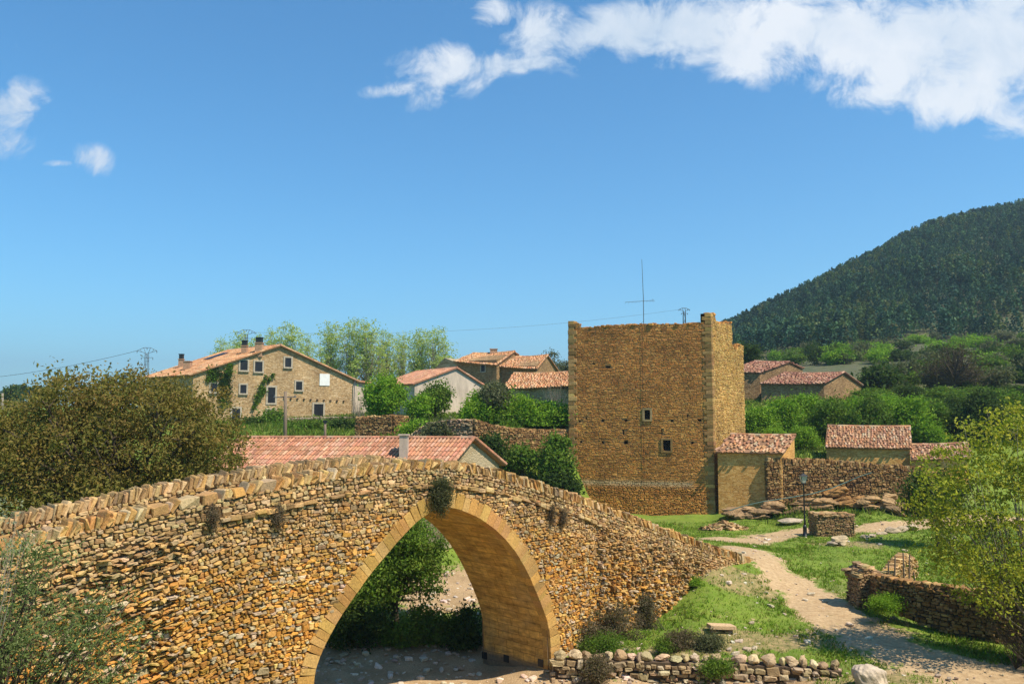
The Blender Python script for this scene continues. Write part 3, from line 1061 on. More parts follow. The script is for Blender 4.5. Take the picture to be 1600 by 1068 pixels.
# ------------------------------------------------------------------ generic walls
def wall_stones(name, label, pts, thick, pal, h=(.08, .16), w=(.14, .42), group=None, cope=0.2, depth=.05, base_drop=.4, cat='wall', loose=.06, flat_cope=False):
    """free-standing dry stone wall; pts: list of (x, y, zbase, ztop)"""
    pts = np.array(pts, float)
    root = thing(name, label, cat, pts[0, :3], group)
    core, cop = MB(), MB()
    for (p, q) in zip(pts[:-1], pts[1:]):
        L = np.linalg.norm(q[:2] - p[:2])
        ux = np.array([*(q[:2] - p[:2]) / L, 0])
        nrm = np.array([ux[1], -ux[0], 0])
        if nrm[1] > 0:
            nrm = -nrm
        O = np.array([p[0], p[1], 0])
        t = np.linspace(0, L, max(3, int(L / .5)))
        top = np.interp(t, [0, L], [p[3], q[3]]) - (cope * .8)
        bot = np.interp(t, [0, L], [p[2], q[2]]) - base_drop
        for s in (-1, 1):
            b_ = O + t[:, None] * ux + bot[:, None] * Z + s * nrm * (thick / 2 - .04)
            t_ = O + t[:, None] * ux + top[:, None] * Z + s * nrm * (thick / 2 - .04)
            strip(core, b_, t_, (.10, .07, .04))
        strip(core, O + t[:, None] * ux + top[:, None] * Z - nrm * (thick / 2 - .04), O + t[:, None] * ux + top[:, None] * Z + nrm * (thick / 2 - .04), (.12, .08, .05))
        for e in (0, -1):
            c0 = O + t[e] * ux
            core.quad(c0 + bot[e] * Z - nrm * thick * .45, c0 + bot[e] * Z + nrm * thick * .45, c0 + top[e] * Z + nrm * thick * .45, c0 + top[e] * Z - nrm * thick * .45, (.12, .08, .05))
        for s in (1, -1):
            cu, cv, a, b = coursed(0, L, min(bot), max(top) + .05, h, w, loose)
            ok = (cv < np.interp(cu, t, top)) & (cv > np.interp(cu, t, bot)) & (cu > 0) & (cu < L)
            n = len(cu)
            sl = (q[3] - p[3]) / L
            stones(core, O + s * nrm * thick / 2, ux, s * nrm, cu[ok], cv[ok], a[ok], b[ok], rng.uniform(.01, depth * 1.6, n)[ok], (rng.normal(0, .07, n) + sl * .4)[ok], pick(pal, n)[ok], 7, .95, .05)
        # end faces
        for e, s in ((0, -1), (-1, 1)):
            cu, cv, a, b = coursed(-thick / 2, thick / 2, bot[e], top[e], h, (w[0], w[1] * .8), loose)
            ok = (np.abs(cu) < thick / 2) & (cv < top[e])
            n = len(cu)
            stones(core, O + t[e] * ux, nrm, s * ux, cu[ok], cv[ok], a[ok], b[ok], rng.uniform(.01, depth * 1.4, n)[ok], rng.normal(0, .06, n)[ok], pick(pal, n)[ok], 7, .95, .05)
        if cope > 0 and flat_cope == 'round':
            tt = 0
            while tt < L:
                ww = rng.uniform(.22, .62)
                hh = cope * rng.uniform(.32, .62)
                cc = O + (tt + ww / 2) * ux + (np.interp(tt, t, top) + hh * .72) * Z + nrm * rng.normal(0, .05)
                rock_mesh(cop, cc, (ww * .54, thick * rng.uniform(.42, .6), hh), pick(pal, 1)[0] * 1.15, int(rng.integers(1, 99999)), .3, math.atan2(ux[1], ux[0]) + rng.normal(0, .25), rng.normal(0, .15))
                tt += ww * rng.uniform(.92, 1.12)
        elif cope > 0:
            tt = 0
            C, AX, AY, AZ = [], [], [], []
            while tt < L:
                ww = rng.uniform(.24, .62) if flat_cope else rng.uniform(.09, .24)
                hh = cope * (rng.uniform(.4, .75) if flat_cope else rng.uniform(.35, .6))
                C.append(O + (tt + ww / 2) * ux + (np.interp(tt, t, top) + hh * .8) * Z + nrm * rng.normal(0, .03))
                ln = rng.normal(.2, .25) if not flat_cope else rng.normal(0, .08)
                AX.append((math.cos(ln) * ux - math.sin(ln) * Z) * ww / 2); AY.append(nrm * thick * rng.uniform(.42, .58)); AZ.append((math.sin(ln) * ux + math.cos(ln) * Z) * hh)
                tt += ww
            blocks(cop, np.array(C), np.array(AX), np.array(AY), np.array(AZ), pick(pal, len(C)) * 1.1, .42 if flat_cope else .25, .2)
    core.build('masonry', M['stone'], root)
    if cope > 0:
        cop.build('coping', M['stone'], root)
    return root


# ------------------------------------------------------------------ roofs
TILE_OLD = [(0.40, 0.19, 0.10), (0.46, 0.24, 0.13), (0.34, 0.155, 0.085), (0.50, 0.30, 0.18), (0.28, 0.145, 0.09), (0.43, 0.20, 0.10), (0.45, 0.31, 0.21)]
TILE_PINK = [(0.50, 0.23, 0.14), (0.53, 0.26, 0.165), (0.45, 0.20, 0.12), (0.55, 0.31, 0.21), (0.49, 0.22, 0.13)]
TILE_ORANGE = [(0.50, 0.235, 0.115), (0.55, 0.29, 0.155), (0.43, 0.19, 0.09), (0.57, 0.34, 0.2)]
TILE_RED = [(0.28, 0.12, 0.08), (0.34, 0.16, 0.10), (0.22, 0.09, 0.06), (0.42, 0.24, 0.17), (0.30, 0.14, 0.09)]


for _p in (TILE_OLD, TILE_PINK, TILE_ORANGE, TILE_RED):
    _p[:] = [(a * 1.0, b * 1.02, c * .94) for a, b, c in _p]


def tile_slope(root, A, B, C, D, pal, tw=.22, tl=.38, mess=0.02, name='roof', sag=0.0, thick=.10, ridge=True, gap=0.0):
    """curved tiles on the plane eave A-B, ridge D-C (A below D, B below C)"""
    A, B, C, D = (np.asarray(q, float) for q in (A, B, C, D))
    Lw = np.linalg.norm(B - A); Ls = np.linalg.norm(((D + C) - (A + B)) / 2)
    nc = max(3, int(Lw / tw)); nr = max(2, int(Ls / tl))
    nrm = unit(np.cross(B - A, D - A))
    if nrm[2] < 0:
        nrm = -nrm
        A, B, C, D = B, A, D, C

    def pt(u, v, h):
        u = np.asarray(u)[..., None]; v = np.asarray(v)[..., None]; h = np.asarray(h)[..., None]
        P = A * (1 - u) * (1 - v) + B * u * (1 - v) + C * u * v + D * (1 - u) * v
        P = P - Z * (sag * np.sin(np.pi * u) * (0.4 + .6 * v))
        return P + nrm * h
    slab = MB()
    uu = np.linspace(0, 1, 13)
    top = [pt(uu, np.full(13, vv), np.zeros(13)) for vv in (0., .5, 1.)]
    bot = [pt(uu, np.full(13, vv), np.full(13, -thick)) for vv in (0., .5, 1.)]
    for i in (0, 1):
        strip(slab, top[i], top[i + 1]); strip(slab, bot[i], bot[i + 1])
    strip(slab, bot[0], top[0]); strip(slab, bot[2], top[2])
    for e in (0, -1):
        slab.quad(bot[0][e], bot[2][e], top[2][e], top[0][e])
    r, c = np.meshgrid(np.arange(nr), np.arange(nc), indexing='ij')
    r = r.ravel(); c = c.ravel(); n = len(r)
    keep = rng.random(n) > gap
    r, c = r[keep], c[keep]; n = len(r)
    ju = rng.normal(0, mess, n) * tw / Lw * 3; jv = rng.normal(0, mess, n) * 2.0 * tl / Ls
    jr = rng.normal(0, mess * 3, n)
    prof_u = np.array([-.5, -.32, 0, .32, .5]) * .74
    prof_h = np.array([0.0, .62, 1.0, .62, 0.0]) * tw * .36
    V = []
    for (vo, hl, taper) in ((-.12, .035, 1.08), (1.0, .0, .9)):
        u = (c[:, None] + .5 + prof_u[None] * taper) / nc + ju[:, None] + jr[:, None] * (vo - .4) * tw / Lw * .5
        v = (r[:, None] + vo) / nr + jv[:, None] + 0 * u
        h = prof_h[None] + hl + rng.normal(0, mess * .3, n)[:, None] * tw
        V.append(pt(u, v, h + 0 * u))
    u = (c[:, None] + .5 + prof_u[None] * 1.0) / nc + ju[:, None] - jr[:, None] * .5 * tw / Lw * .5
    v = (r[:, None] - .12) / nr + jv[:, None] + 0 * u
    V.append(pt(u, v, np.maximum(prof_h[None] * .7 - .02, -.01) + .0 * u))
    V = np.stack(V, 1).reshape(n, 15, 3)
    k = np.arange(4)
    q = np.concatenate([np.stack([k, k + 1, 5 + k + 1, 5 + k], -1), np.stack([10 + k, 10 + k + 1, k + 1, k], -1)])
    off = (np.arange(n) * 15)[:, None, None]
    cols = pick(pal, n, .12)
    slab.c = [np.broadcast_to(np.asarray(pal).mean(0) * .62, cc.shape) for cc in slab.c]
    slab.add(V.reshape(-1, 3), (q[None] + off).reshape(-1, 4), np.repeat(cols, 15, axis=0))
    if ridge:
        m = max(3, int(Lw / .42))
        for i in range(m):
            u0, u1 = i / m, (i + 1.08) / m
            a, b = pt(np.array(u0), np.array(1.0), np.array(.01)), pt(np.array(min(u1, 1)), np.array(1.0), np.array(.03))
            slab.tube([a, b], [tw * .5, tw * .44], 7, pick(pal, 1)[0])
    return slab.build(name, M['tile'], root)


def window_on(root, c, ux, nrm, w, h, frame=.14, name='window', mat='trim', proud=.05, bars=False, sill=False, pane='pane'):
    """opening on a wall face: stone surround, dark pane and optional bars"""
    c, ux, nrm = np.asarray(c, float), unit(ux), unit(nrm)
    mb = MB()
    for s in (-1, 1):
        mb.box(c + s * ux * (w / 2 + frame / 2) + nrm * proud / 2, ux * frame / 2, nrm * proud, Z * (h / 2))
    mb.box(c + Z * (h / 2 + frame / 2) + nrm * proud / 2, ux * (w / 2 + frame), nrm * proud, Z * frame / 2)
    mb.box(c - Z * (h / 2 + frame / 2) + nrm * (proud / 2 + (.05 if sill else 0)), ux * (w / 2 + frame), nrm * (proud + (.05 if sill else 0)), Z * frame / 2)
    f = mb.build(name, M[mat], root)
    mb = MB()
    mb.box(c + nrm * .004, ux * w / 2, nrm * .012, Z * h / 2)
    p = mb.build('pane', M[pane], f)
    if bars:
        mb = MB()
        for k in range(1, 4):
            mb.box(c + ux * (k / 4 - .5) * w + nrm * .03, ux * .015, nrm * .01, Z * h / 2)
        mb.box(c + nrm * .03, ux * w / 2, nrm * .012, Z * .02)
        mb.build('bars', M['iron'], f)
    return f


def plane_pt(px, py, P0, nrm):
    d = ray(px, py)
    k = ((np.asarray(P0) - EYE) @ nrm) / (d @ nrm)
    return EYE + d * k


# ------------------------------------------------------------------ tower
def grid_wall(mb, O, ux, nrm, us, z0, ztop, holes, depth=.35):
    """wall face with real recesses; ztop(u) gives the ragged top. holes: (u0,u1,v0,v1)"""
    lines_u = sorted(set([round(x, 4) for x in us] + [round(x, 4) for h in holes for x in h[:2]]))
    lines_v = sorted(set([z0] + [round(x, 4) for h in holes for x in h[2:4]]))
    for a, b in zip(lines_u[:-1], lines_u[1:]):
        vs = lines_v + [None]
        for i in range(len(lines_v)):
            v0 = lines_v[i]
            v1 = lines_v[i + 1] if i + 1 < len(lines_v) else None
            m = (a + b) / 2
            if v1 is not None and any(h[0] < m < h[1] and h[2] < (v0 + v1) / 2 < h[3] for h in holes):
                continue
            t0, t1 = (ztop(a), ztop(b)) if v1 is None else (v1, v1)
            mb.quad(O + a * ux + v0 * Z, O + b * ux + v0 * Z, O + b * ux + t1 * Z, O + a * ux + t0 * Z, (.22, .125, .045))
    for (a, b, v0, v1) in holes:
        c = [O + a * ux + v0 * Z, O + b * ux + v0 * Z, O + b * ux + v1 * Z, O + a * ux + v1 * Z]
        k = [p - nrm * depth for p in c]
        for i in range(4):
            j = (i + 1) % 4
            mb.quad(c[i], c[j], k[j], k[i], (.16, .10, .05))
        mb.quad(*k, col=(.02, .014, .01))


def build_tower():
    TR_ = U(1117, 800, 64.0); TL_ = U(890.5, 800, 66.8)
    g0 = 0.9
    FR = np.array([TR_[0], TR_[1], 0]); FL = np.array([TL_[0], TL_[1], 0])
    sd = np.array([math.sin(math.radians(27.5)), math.cos(math.radians(27.5)), 0])
    # length of the side from the picture column of its far edge
    d = ray(1163, 620); r = d[0] / d[1]
    Ls = (r * FR[1] - FR[0]) / (sd[0] - r * sd[1])
    BR = FR + sd * Ls; BL = FL + sd * Ls
    root = thing('stone_tower', 'tall square medieval tower of brown rubble stone with ruined broken top', 'tower', (*((FL + FR) / 2)[:2], 1.3))
    fx = unit(FR - FL); Wf = np.linalg.norm(FR - FL)
    fn = np.array([fx[1], -fx[0], 0])
    sn = np.array([sd[1], -sd[0], 0])

    def fpt(px, py):
        P = plane_pt(px, py, FL, fn)
        return (P - FL) @ fx, P[2]

    def spt(px, py):
        P = plane_pt(px, py, FR, sn)
        return (P - FR) @ sd, P[2]
    ftop = np.array([fpt(*p) for p in [(892, 505), (898, 504), (905, 505), (906, 512), (930, 511), (955, 508), (985, 507), (1010, 506), (1040, 506), (1070, 506), (1085, 504), (1102, 505), (1104, 491), (1117, 491)]])
    stop = np.array([spt(*p) for p in [(1117, 492), (1119, 502), (1128, 506), (1140, 503), (1143, 505), (1144, 542), (1152, 545), (1157, 538), (1163, 541)]])

    def ft(u):
        return float(np.interp(u, ftop[:, 0], ftop[:, 1]))

    def st(u):
        return float(np.interp(u, stop[:, 0], stop[:, 1]))
    wins = []
    for (x0, y0, x1, y1) in ((1007, 640, 1016, 655), (1036, 687, 1048, 704)):
        a, z1 = fpt(x0, y0); b, z0 = fpt(x1, y1)
        wins.append((a, b, z0, z1))
    holes = []
    for (hx, hy, w, h) in ((906, 658, 3, 2.6), (942, 657, 4, 3), (978, 657, 5, 4), (1050, 657, 4, 3), (1093, 656, 6, 3.4), (908, 690, 3, 3), (942, 691, 4, 3), (978, 691, 6, 5), (1082, 692, 4, 4), (950, 573, 8, 3), (928, 568, 3, 2), (994, 652, 1.5, 6), (1074, 651, 2.4, 8), (974, 675, 2, 8), (1034, 675, 2, 8), (916, 674, 1.5, 5), (916, 653, 1.5, 4)):
        a, z1 = fpt(hx - w / 2, hy - h / 2); b, z0 = fpt(hx + w / 2, hy + h / 2)
        holes.append((a, b, z0, z1))
    allh = wins + holes
    core = MB()
    us = np.unique(np.r_[np.linspace(0, Wf, 40), np.clip(ftop[:, 0], 0, Wf)])
    grid_wall(core, FL, fx, fn, us, g0 - .6, ft, allh)
    us2 = np.unique(np.r_[np.linspace(0, Ls, 30), np.clip(stop[:, 0], 0, Ls)])
    grid_wall(core, FR, sd, sn, us2, g0 - .6, st, [])
    # hidden sides, inner faces and the wall heads
    core.quad(FL + g0 * Z, BL + g0 * Z, BL + 15.2 * Z, FL + 15.6 * Z, (.2, .13, .06))
    core.quad(BL + g0 * Z, BR + g0 * Z, BR + 14.0 * Z, BL + 15.0 * Z, (.2, .13, .06))
    th = .8
    for a, b in zip(us[:-1], us[1:]):
        p, q = FL + a * fx + ft(a) * Z, FL + b * fx + ft(b) * Z
        core.quad(p, q, q - fn * th, p - fn * th, (.30, .19, .085))
        core.quad(p - fn * th, q - fn * th, (q - fn * th) - Z * 4, (p - fn * th) - Z * 4, (.2, .13, .06))
    for a, b in zip(us2[:-1], us2[1:]):
        p, q = FR + a * sd + st(a) * Z, FR + b * sd + st(b) * Z
        core.quad(p, q, q - sn * th, p - sn * th, (.30, .19, .085))
        core.quad(p - sn * th, q - sn * th, (q - sn * th) - Z * 4, (p - sn * th) - Z * 4, (.2, .13, .06))
    # floor inside so no light leaks through
    core.quad(FL + 12.2 * Z, FR + 12.2 * Z, BR + 12.2 * Z, BL + 12.2 * Z, (.14, .09, .05))
    # facing stones, front
    cu, cv, a, b = coursed(0, Wf, g0 - .5, 16.6, (0.055, 0.115), (0.13, 0.46), .02)
    n = len(cu)
    topv = np.interp(cu, ftop[:, 0], ftop[:, 1])
    ok = (cu > .25) & (cu < Wf - .25) & (cv < topv)
    for (h0, h1, v0, v1) in allh:
        ok &= ~((cu > h0 - .06) & (cu < h1 + .06) & (cv > v0 - .04) & (cv < v1 + .04))
    cols = pick(TOWER, n, .11)
    hgt = cv - g0
    red = np.clip((hgt - 8.5) / 2.5, 0, 1)[:, None]
    cols = cols * (1 - red) + cols * np.array([.93, .86, .92]) * red       # the upper storeys are of a browner stone
    ledge = fpt(1000, 755)[1]
    band = np.exp(-((cv - ledge) / .22) ** 2) * np.clip((cu - 0.2) / .4, 0, 1) * np.clip((9.8 - cu) / .4, 0, 1)
    cols = cols * (1 - .85 * band[:, None]) + np.array([.58, .43, .24]) * .85 * band[:, None]
    dp = rng.uniform(.004, .022, n) + .035 * (np.clip((ledge - cv) / .25, 0, 1))
    stones(core, FL, fx, fn, cu[ok], cv[ok], a[ok], b[ok], dp[ok], rng.normal(0, .04, n)[ok], cols[ok], 6, 1.0, .03)
    # side face
    cu, cv, a, b = coursed(0, Ls, g0 - .5, 16.6, (0.08, 0.16), (0.13, 0.40), .03)
    n = len(cu)
    ok = (cu > .25) & (cu < Ls) & (cv < np.interp(cu, stop[:, 0], stop[:, 1]))
    stones(core, FR, sd, sn, cu[ok], cv[ok], a[ok], b[ok], rng.uniform(.01, .055, n)[ok], rng.normal(0, .06, n)[ok], pick([(.57, .345, .10), (.61, .395, .135), (.51, .29, .075), (.46, .26, .065)], n, .1)[ok], 6, .98, .03)
    # quoins at the two visible corners
    for (corner, side, topc) in ((FR, 1, ft(Wf)), (FL, 0, ft(0))):
        q = MB()
        C, AX, AY, AZ = [], [], [], []
        z = g0 - .5; k = 0
        while z < topc - .02:
            h = rng.uniform(.22, .36)
            l1, l2 = (.36, .24) if k % 2 else (.25, .36)
            if side:
                c = corner - fx * (l1 - .045) + sd * (l2 - .045) * 1.0 + (z + h / 2) * Z
                ax, ay = fx * l1, sd * l2
            else:
                c = corner + fx * (l1 - .06) + sd * (l2 - .06) + (z + h / 2) * Z
                ax, ay = fx * l1, sd * l2
            C.append(c); AX.append(ax); AY.append(ay); AZ.append(Z * h / 2 * 1.0)
            z += h; k += 1
        blocks(q, np.array(C), np.array(AX), np.array(AY), np.array(AZ), pick([(.33, .18, .06), (.37, .21, .07), (.29, .16, .052), (.40, .24, .085)], len(C), .16), .10, .06)
        q.build('quoins', M['far_stone'], root)
    # loose stones along the broken wall head
    C, AX, AY, AZ = [], [], [], []
    for u in np.arange(.3, Wf - .2, .16):
        C.append(FL + u * fx + (ft(u) + rng.uniform(-.05, .04)) * Z - fn * rng.uniform(.05, .6)); w = rng.uniform(.07, .2)
        AX.append(fx * w); AY.append(fn * rng.uniform(.1, .2)); AZ.append(Z * rng.uniform(.04, .1))
    for u in np.arange(.2, Ls - .1, .16):
        C.append(FR + u * sd + (st(u) + rng.uniform(-.05, .06)) * Z - sn * rng.uniform(.05, .6)); w = rng.uniform(.07, .2)
        AX.append(sd * w); AY.append(sn * rng.uniform(.1, .2)); AZ.append(Z * rng.uniform(.04, .12))
    blocks(core, np.array(C), np.array(AX), np.array(AY), np.array(AZ), pick(TOWER, len(C), .15), .2, .2)
    core.build('wall', M['far_stone'], root)
    # window surrounds and grilles
    for i, (a, b, z0, z1) in enumerate(wins):
        c = FL + (a + b) / 2 * fx + (z0 + z1) / 2 * Z
        w, h = b - a, z1 - z0
        mb = MB()
        for s in (-1, 1):
            mb.box(c + s * fx * (w / 2 + .08) + fn * .05, fx * .08, fn * .03, Z * (h / 2 + .0), (.44, .30, .14) if i == 0 else (.31, .18, .06))
        for s in (-1, 1):
            mb.box(c + s * Z * (h / 2 + .07) + fn * .05, fx * (w / 2 + .16), fn * .035, Z * .07, (.42, .28, .12) if i == 0 else (.31, .18, .06))
        f = mb.build('window', M['far_stone'], root)
        mb = MB()
        for k in range(1, 4):
            mb.box(c + fx * (k / 4 - .5) * w - fn * .10, fx * .012, fn * .012, Z * h / 2)
        mb.build('grille', M['darkwood'], f)
    # antenna behind the wall head, with its cable down the front
    base = FL + fpt(1004, 507)[0] * fx - fn * .95
    zt = U(1002, 405, base[1])[2]
    zc = U(1000, 471, base[1])[2]
    ant = thing('tv_antenna', 'tall thin television antenna mast with one cross arm rising from the tower', 'antenna', (*base[:2], 12.2))
    mb = MB(); mb.tube([base + 12.2 * Z, base + (zc + .3) * Z, [base[0] - .08, base[1], zt]], [.035, .03, .016], 6); mb.build('mast', M['steel'], ant)
    a0 = U(977, 472, base[1]); a1 = U(1022, 469, base[1])
    mb = MB(); mb.tube([a0, a1], .018, 5)
    for k in np.linspace(0, 1, 9):
        p = a0 + (a1 - a0) * k
        mb.tube([p - Z * .07 - np.array([0, .35, 0]), p + np.array([0, .35, 0]) - Z * .07], .008, 4)
    mb.tube([a1 - np.array([.1, 0, .12]), a1 + np.array([-.1, 0, .12])], .012, 4)
    mb.build('cross_arm', M['steel'], ant)
    mb = MB()
    cu_ = fpt(1003, 507)[0]
    zs = np.linspace(ft(cu_) + .1, 1.6, 30)
    pts = [base + (ft(cu_) + .35) * Z] + [FL + (cu_ + .02 * math.sin(z * 3)) * fx + z * Z + fn * (.075 + (.13 if z < ledge - .1 else 0)) for z in zs]
    mb.tube(pts, .012, 4); mb.build('cable', M['iron'], ant)
    return FR, sd, sn, fx, fn


FR, SD, SN, FX, FN = build_tower()


# ------------------------------------------------------------------ houses
def gable_house(name, label, gable_px, P0, nrm, back, length, mat, pal, zbase, over=.35, tw=.24, tl=.42, mess=.03, wall_name='wall', sag=0.0, ridge=True, roof_over=None):
    """gable front drawn on a vertical plane, swept back along 'back'. gable_px: eaveL, apex, eaveR"""
    nrm = unit(nrm); back = unit(back)
    eL, ap, eR = (plane_pt(*p, P0, nrm) for p in gable_px)
    root = thing(name, label, 'house', (*((eL + eR) / 2)[:2], zbase))
    bl = np.array([eL[0], eL[1], zbase - .5]); br = np.array([eR[0], eR[1], zbase - .5])
    mb = MB()
    dz = Z * .12
    mb.prism([bl, br, eR - dz, ap - dz, eL - dz], back * length)
    mb.build(wall_name, mat, root)
    ux = unit(br - bl)
    for (e, sgn) in ((eL, -1), (eR, 1)):
        dirn = unit(e - ap)
        ee = e + dirn * over
        f0 = -back * over * .6
        f1 = back * (length + over * .6)
        if sgn < 0:
            tile_slope(root, ee + f1, ee + f0, ap + f0, ap + f1, pal, tw, tl, mess, 'roof', sag, .1, ridge)
        else:
            tile_slope(root, ee + f0, ee + f1, ap + f1, ap + f0, pal, tw, tl, mess, 'roof', sag, .1, False)
    return root, (eL, ap, eR, ux)


def chimney(root, P, w, h, mat='brick', cap=True, capname='cap'):
    mb = MB()
    P = np.asarray(P, float)
    mb.box(P + Z * h / 2, np.array([w / 2, 0, 0]), np.array([0, w / 2, 0]), Z * h / 2)
    mb.box(P + Z * (h + .04), np.array([w / 2 + .06, 0, 0]), np.array([0, w / 2 + .06, 0]), Z * .04)
    c = mb.build('chimney', M[mat], root)
    if cap:
        mb = MB()
        mb.box(P + Z * (h + .33), np.array([w * .42, 0, 0]), np.array([0, w * .42, 0]), Z * .25)
        mb.box(P + Z * (h + .62), np.array([w * .5, 0, 0]), np.array([0, w * .5, 0]), Z * .035)
        mb.build('cowl', M['iron'], c)
    return c


def build_farmhouse():
    # gable plane: slightly turned, right corner nearer
    A = U(553, 640, 97.0); B = U(300, 640, 87.0)
    ux = unit(np.array([A[0] - B[0], A[1] - B[1], 0]))
    nrm = np.array([ux[1], -ux[0], 0])
    back = np.array([-.75, .66, 0])
    root, (eL, ap, eR, ux) = gable_house('farmhouse', 'large stone farmhouse with broad gable, many windows and ivy, behind the leafy brown tree', [(302, 583), (437, 539), (552, 592)], A, nrm, back, 10.6, M['masonry'], TILE_ORANGE, 8.2, .55, .25, .45, .02)
    for (x0, y0, x1, y1, bars, sill) in ((375, 563, 387, 578, 0, 1), (398, 565, 410, 580, 0, 1), (445, 559, 455, 573, 0, 1), (329, 599, 339, 612, 0, 1), (375, 601, 385, 614, 0, 1), (462, 596, 472, 609, 1, 1)):
        p0, p1 = plane_pt(x0, y1, A, nrm), plane_pt(x1, y0, A, nrm)
        window_on(root, (p0 + p1) / 2, ux, nrm, np.linalg.norm((p1 - p0)[:2]), p1[2] - p0[2], .17, 'window', 'trim', .05, bool(bars), bool(sill))
    # openings at the ground and the balcony door
    for (x0, y0, x1, y1, nm) in ((418, 605, 430, 629, 'door'), (490, 631, 505, 653, 'door'), (417, 640, 429, 660, 'door'), (362, 638, 375, 662, 'door')):
        p0, p1 = plane_pt(x0, y1, A, nrm), plane_pt(x1, y0, A, nrm)
        window_on(root, (p0 + p1) / 2, ux, nrm, np.linalg.norm((p1 - p0)[:2]), p1[2] - p0[2], .2, nm, 'trim', .05, True, False)
    p0, p1 = plane_pt(499, 602, A, nrm), plane_pt(515, 584, A, nrm)
    mb = MB(); mb.box((p0 + p1) / 2 + nrm * .03, ux * np.linalg.norm((p1 - p0)[:2]) / 2, nrm * .04, Z * (p1[2] - p0[2]) / 2)
    mb.build('blank_panel', M['white'], root)
    for k in range(10):
        mb = MB()
        p = plane_pt(444 + k * 10.3, 622 + k * .5, A, nrm)
        mb.box(p + nrm * .02, ux * .09, nrm * .10, Z * .09)
        mb.build('beam_end', M['darkwood'], root)
    # gutter and downpipe at the right corner
    mb = MB()
    e = eR + ux * .25 - nrm * -.25
    mb.tube([e, e - Z * .4 - ux * .2, e - ux * .25 - Z * 4.5], .05, 6)
    mb.build('downpipe', M['steel'], root)
    # chimneys on the left slope
    for (px, py, Yd, w, h) in ((283, 566, 95, .5, 1.0), (293, 569, 93, .75, .95), (382, 544, 97, .6, .9), (405, 541, 97, .75, 1.0)):
        P = plane_pt(px, py + 8, eL, np.cross(ap - eL, back))
        chimney(root, P - Z * .6, w, h + .5, 'brick', px != 293)
    # skylight strip of dark panels
    sn_ = np.cross(ap - eL, back)
    a, b = plane_pt(322, 563, eL, sn_), plane_pt(352, 553, eL, sn_)
    mb = MB(); mb.box((a + b) / 2 + Z * .16, (b - a) / 2, back * .7, Z * .02); mb.build('solar_panel', M['pane'], root)
    # lower annexe at the right
    a0 = eR; q = MB()
    zb = 8.0
    p0 = np.array([eR[0], eR[1], zb]) + back * .5; p1 = U(577, 640, 100)
    e1 = U(575, 598, 100)
    base1 = np.array([e1[0], e1[1], zb])
    q.prism([np.array([p0[0], p0[1], zb]), base1, e1 - Z * .15, np.array([p0[0], p0[1], eR[2] - .2])], back * 5)
    q.build('annexe_wall', M['render'], root)
    er = np.array([p0[0], p0[1], eR[2] - .1]) 
    tile_slope(root, e1 + ux * .3 - back * .3 - Z * .03, e1 + ux * .3 + back * 5 - Z * .03, er + back * 5, er - back * .3, TILE_ORANGE, .25, .45, .02, 'annexe_roof', 0, .1, False)
    return A, nrm, ux


FA, FNR, FUX = build_farmhouse()


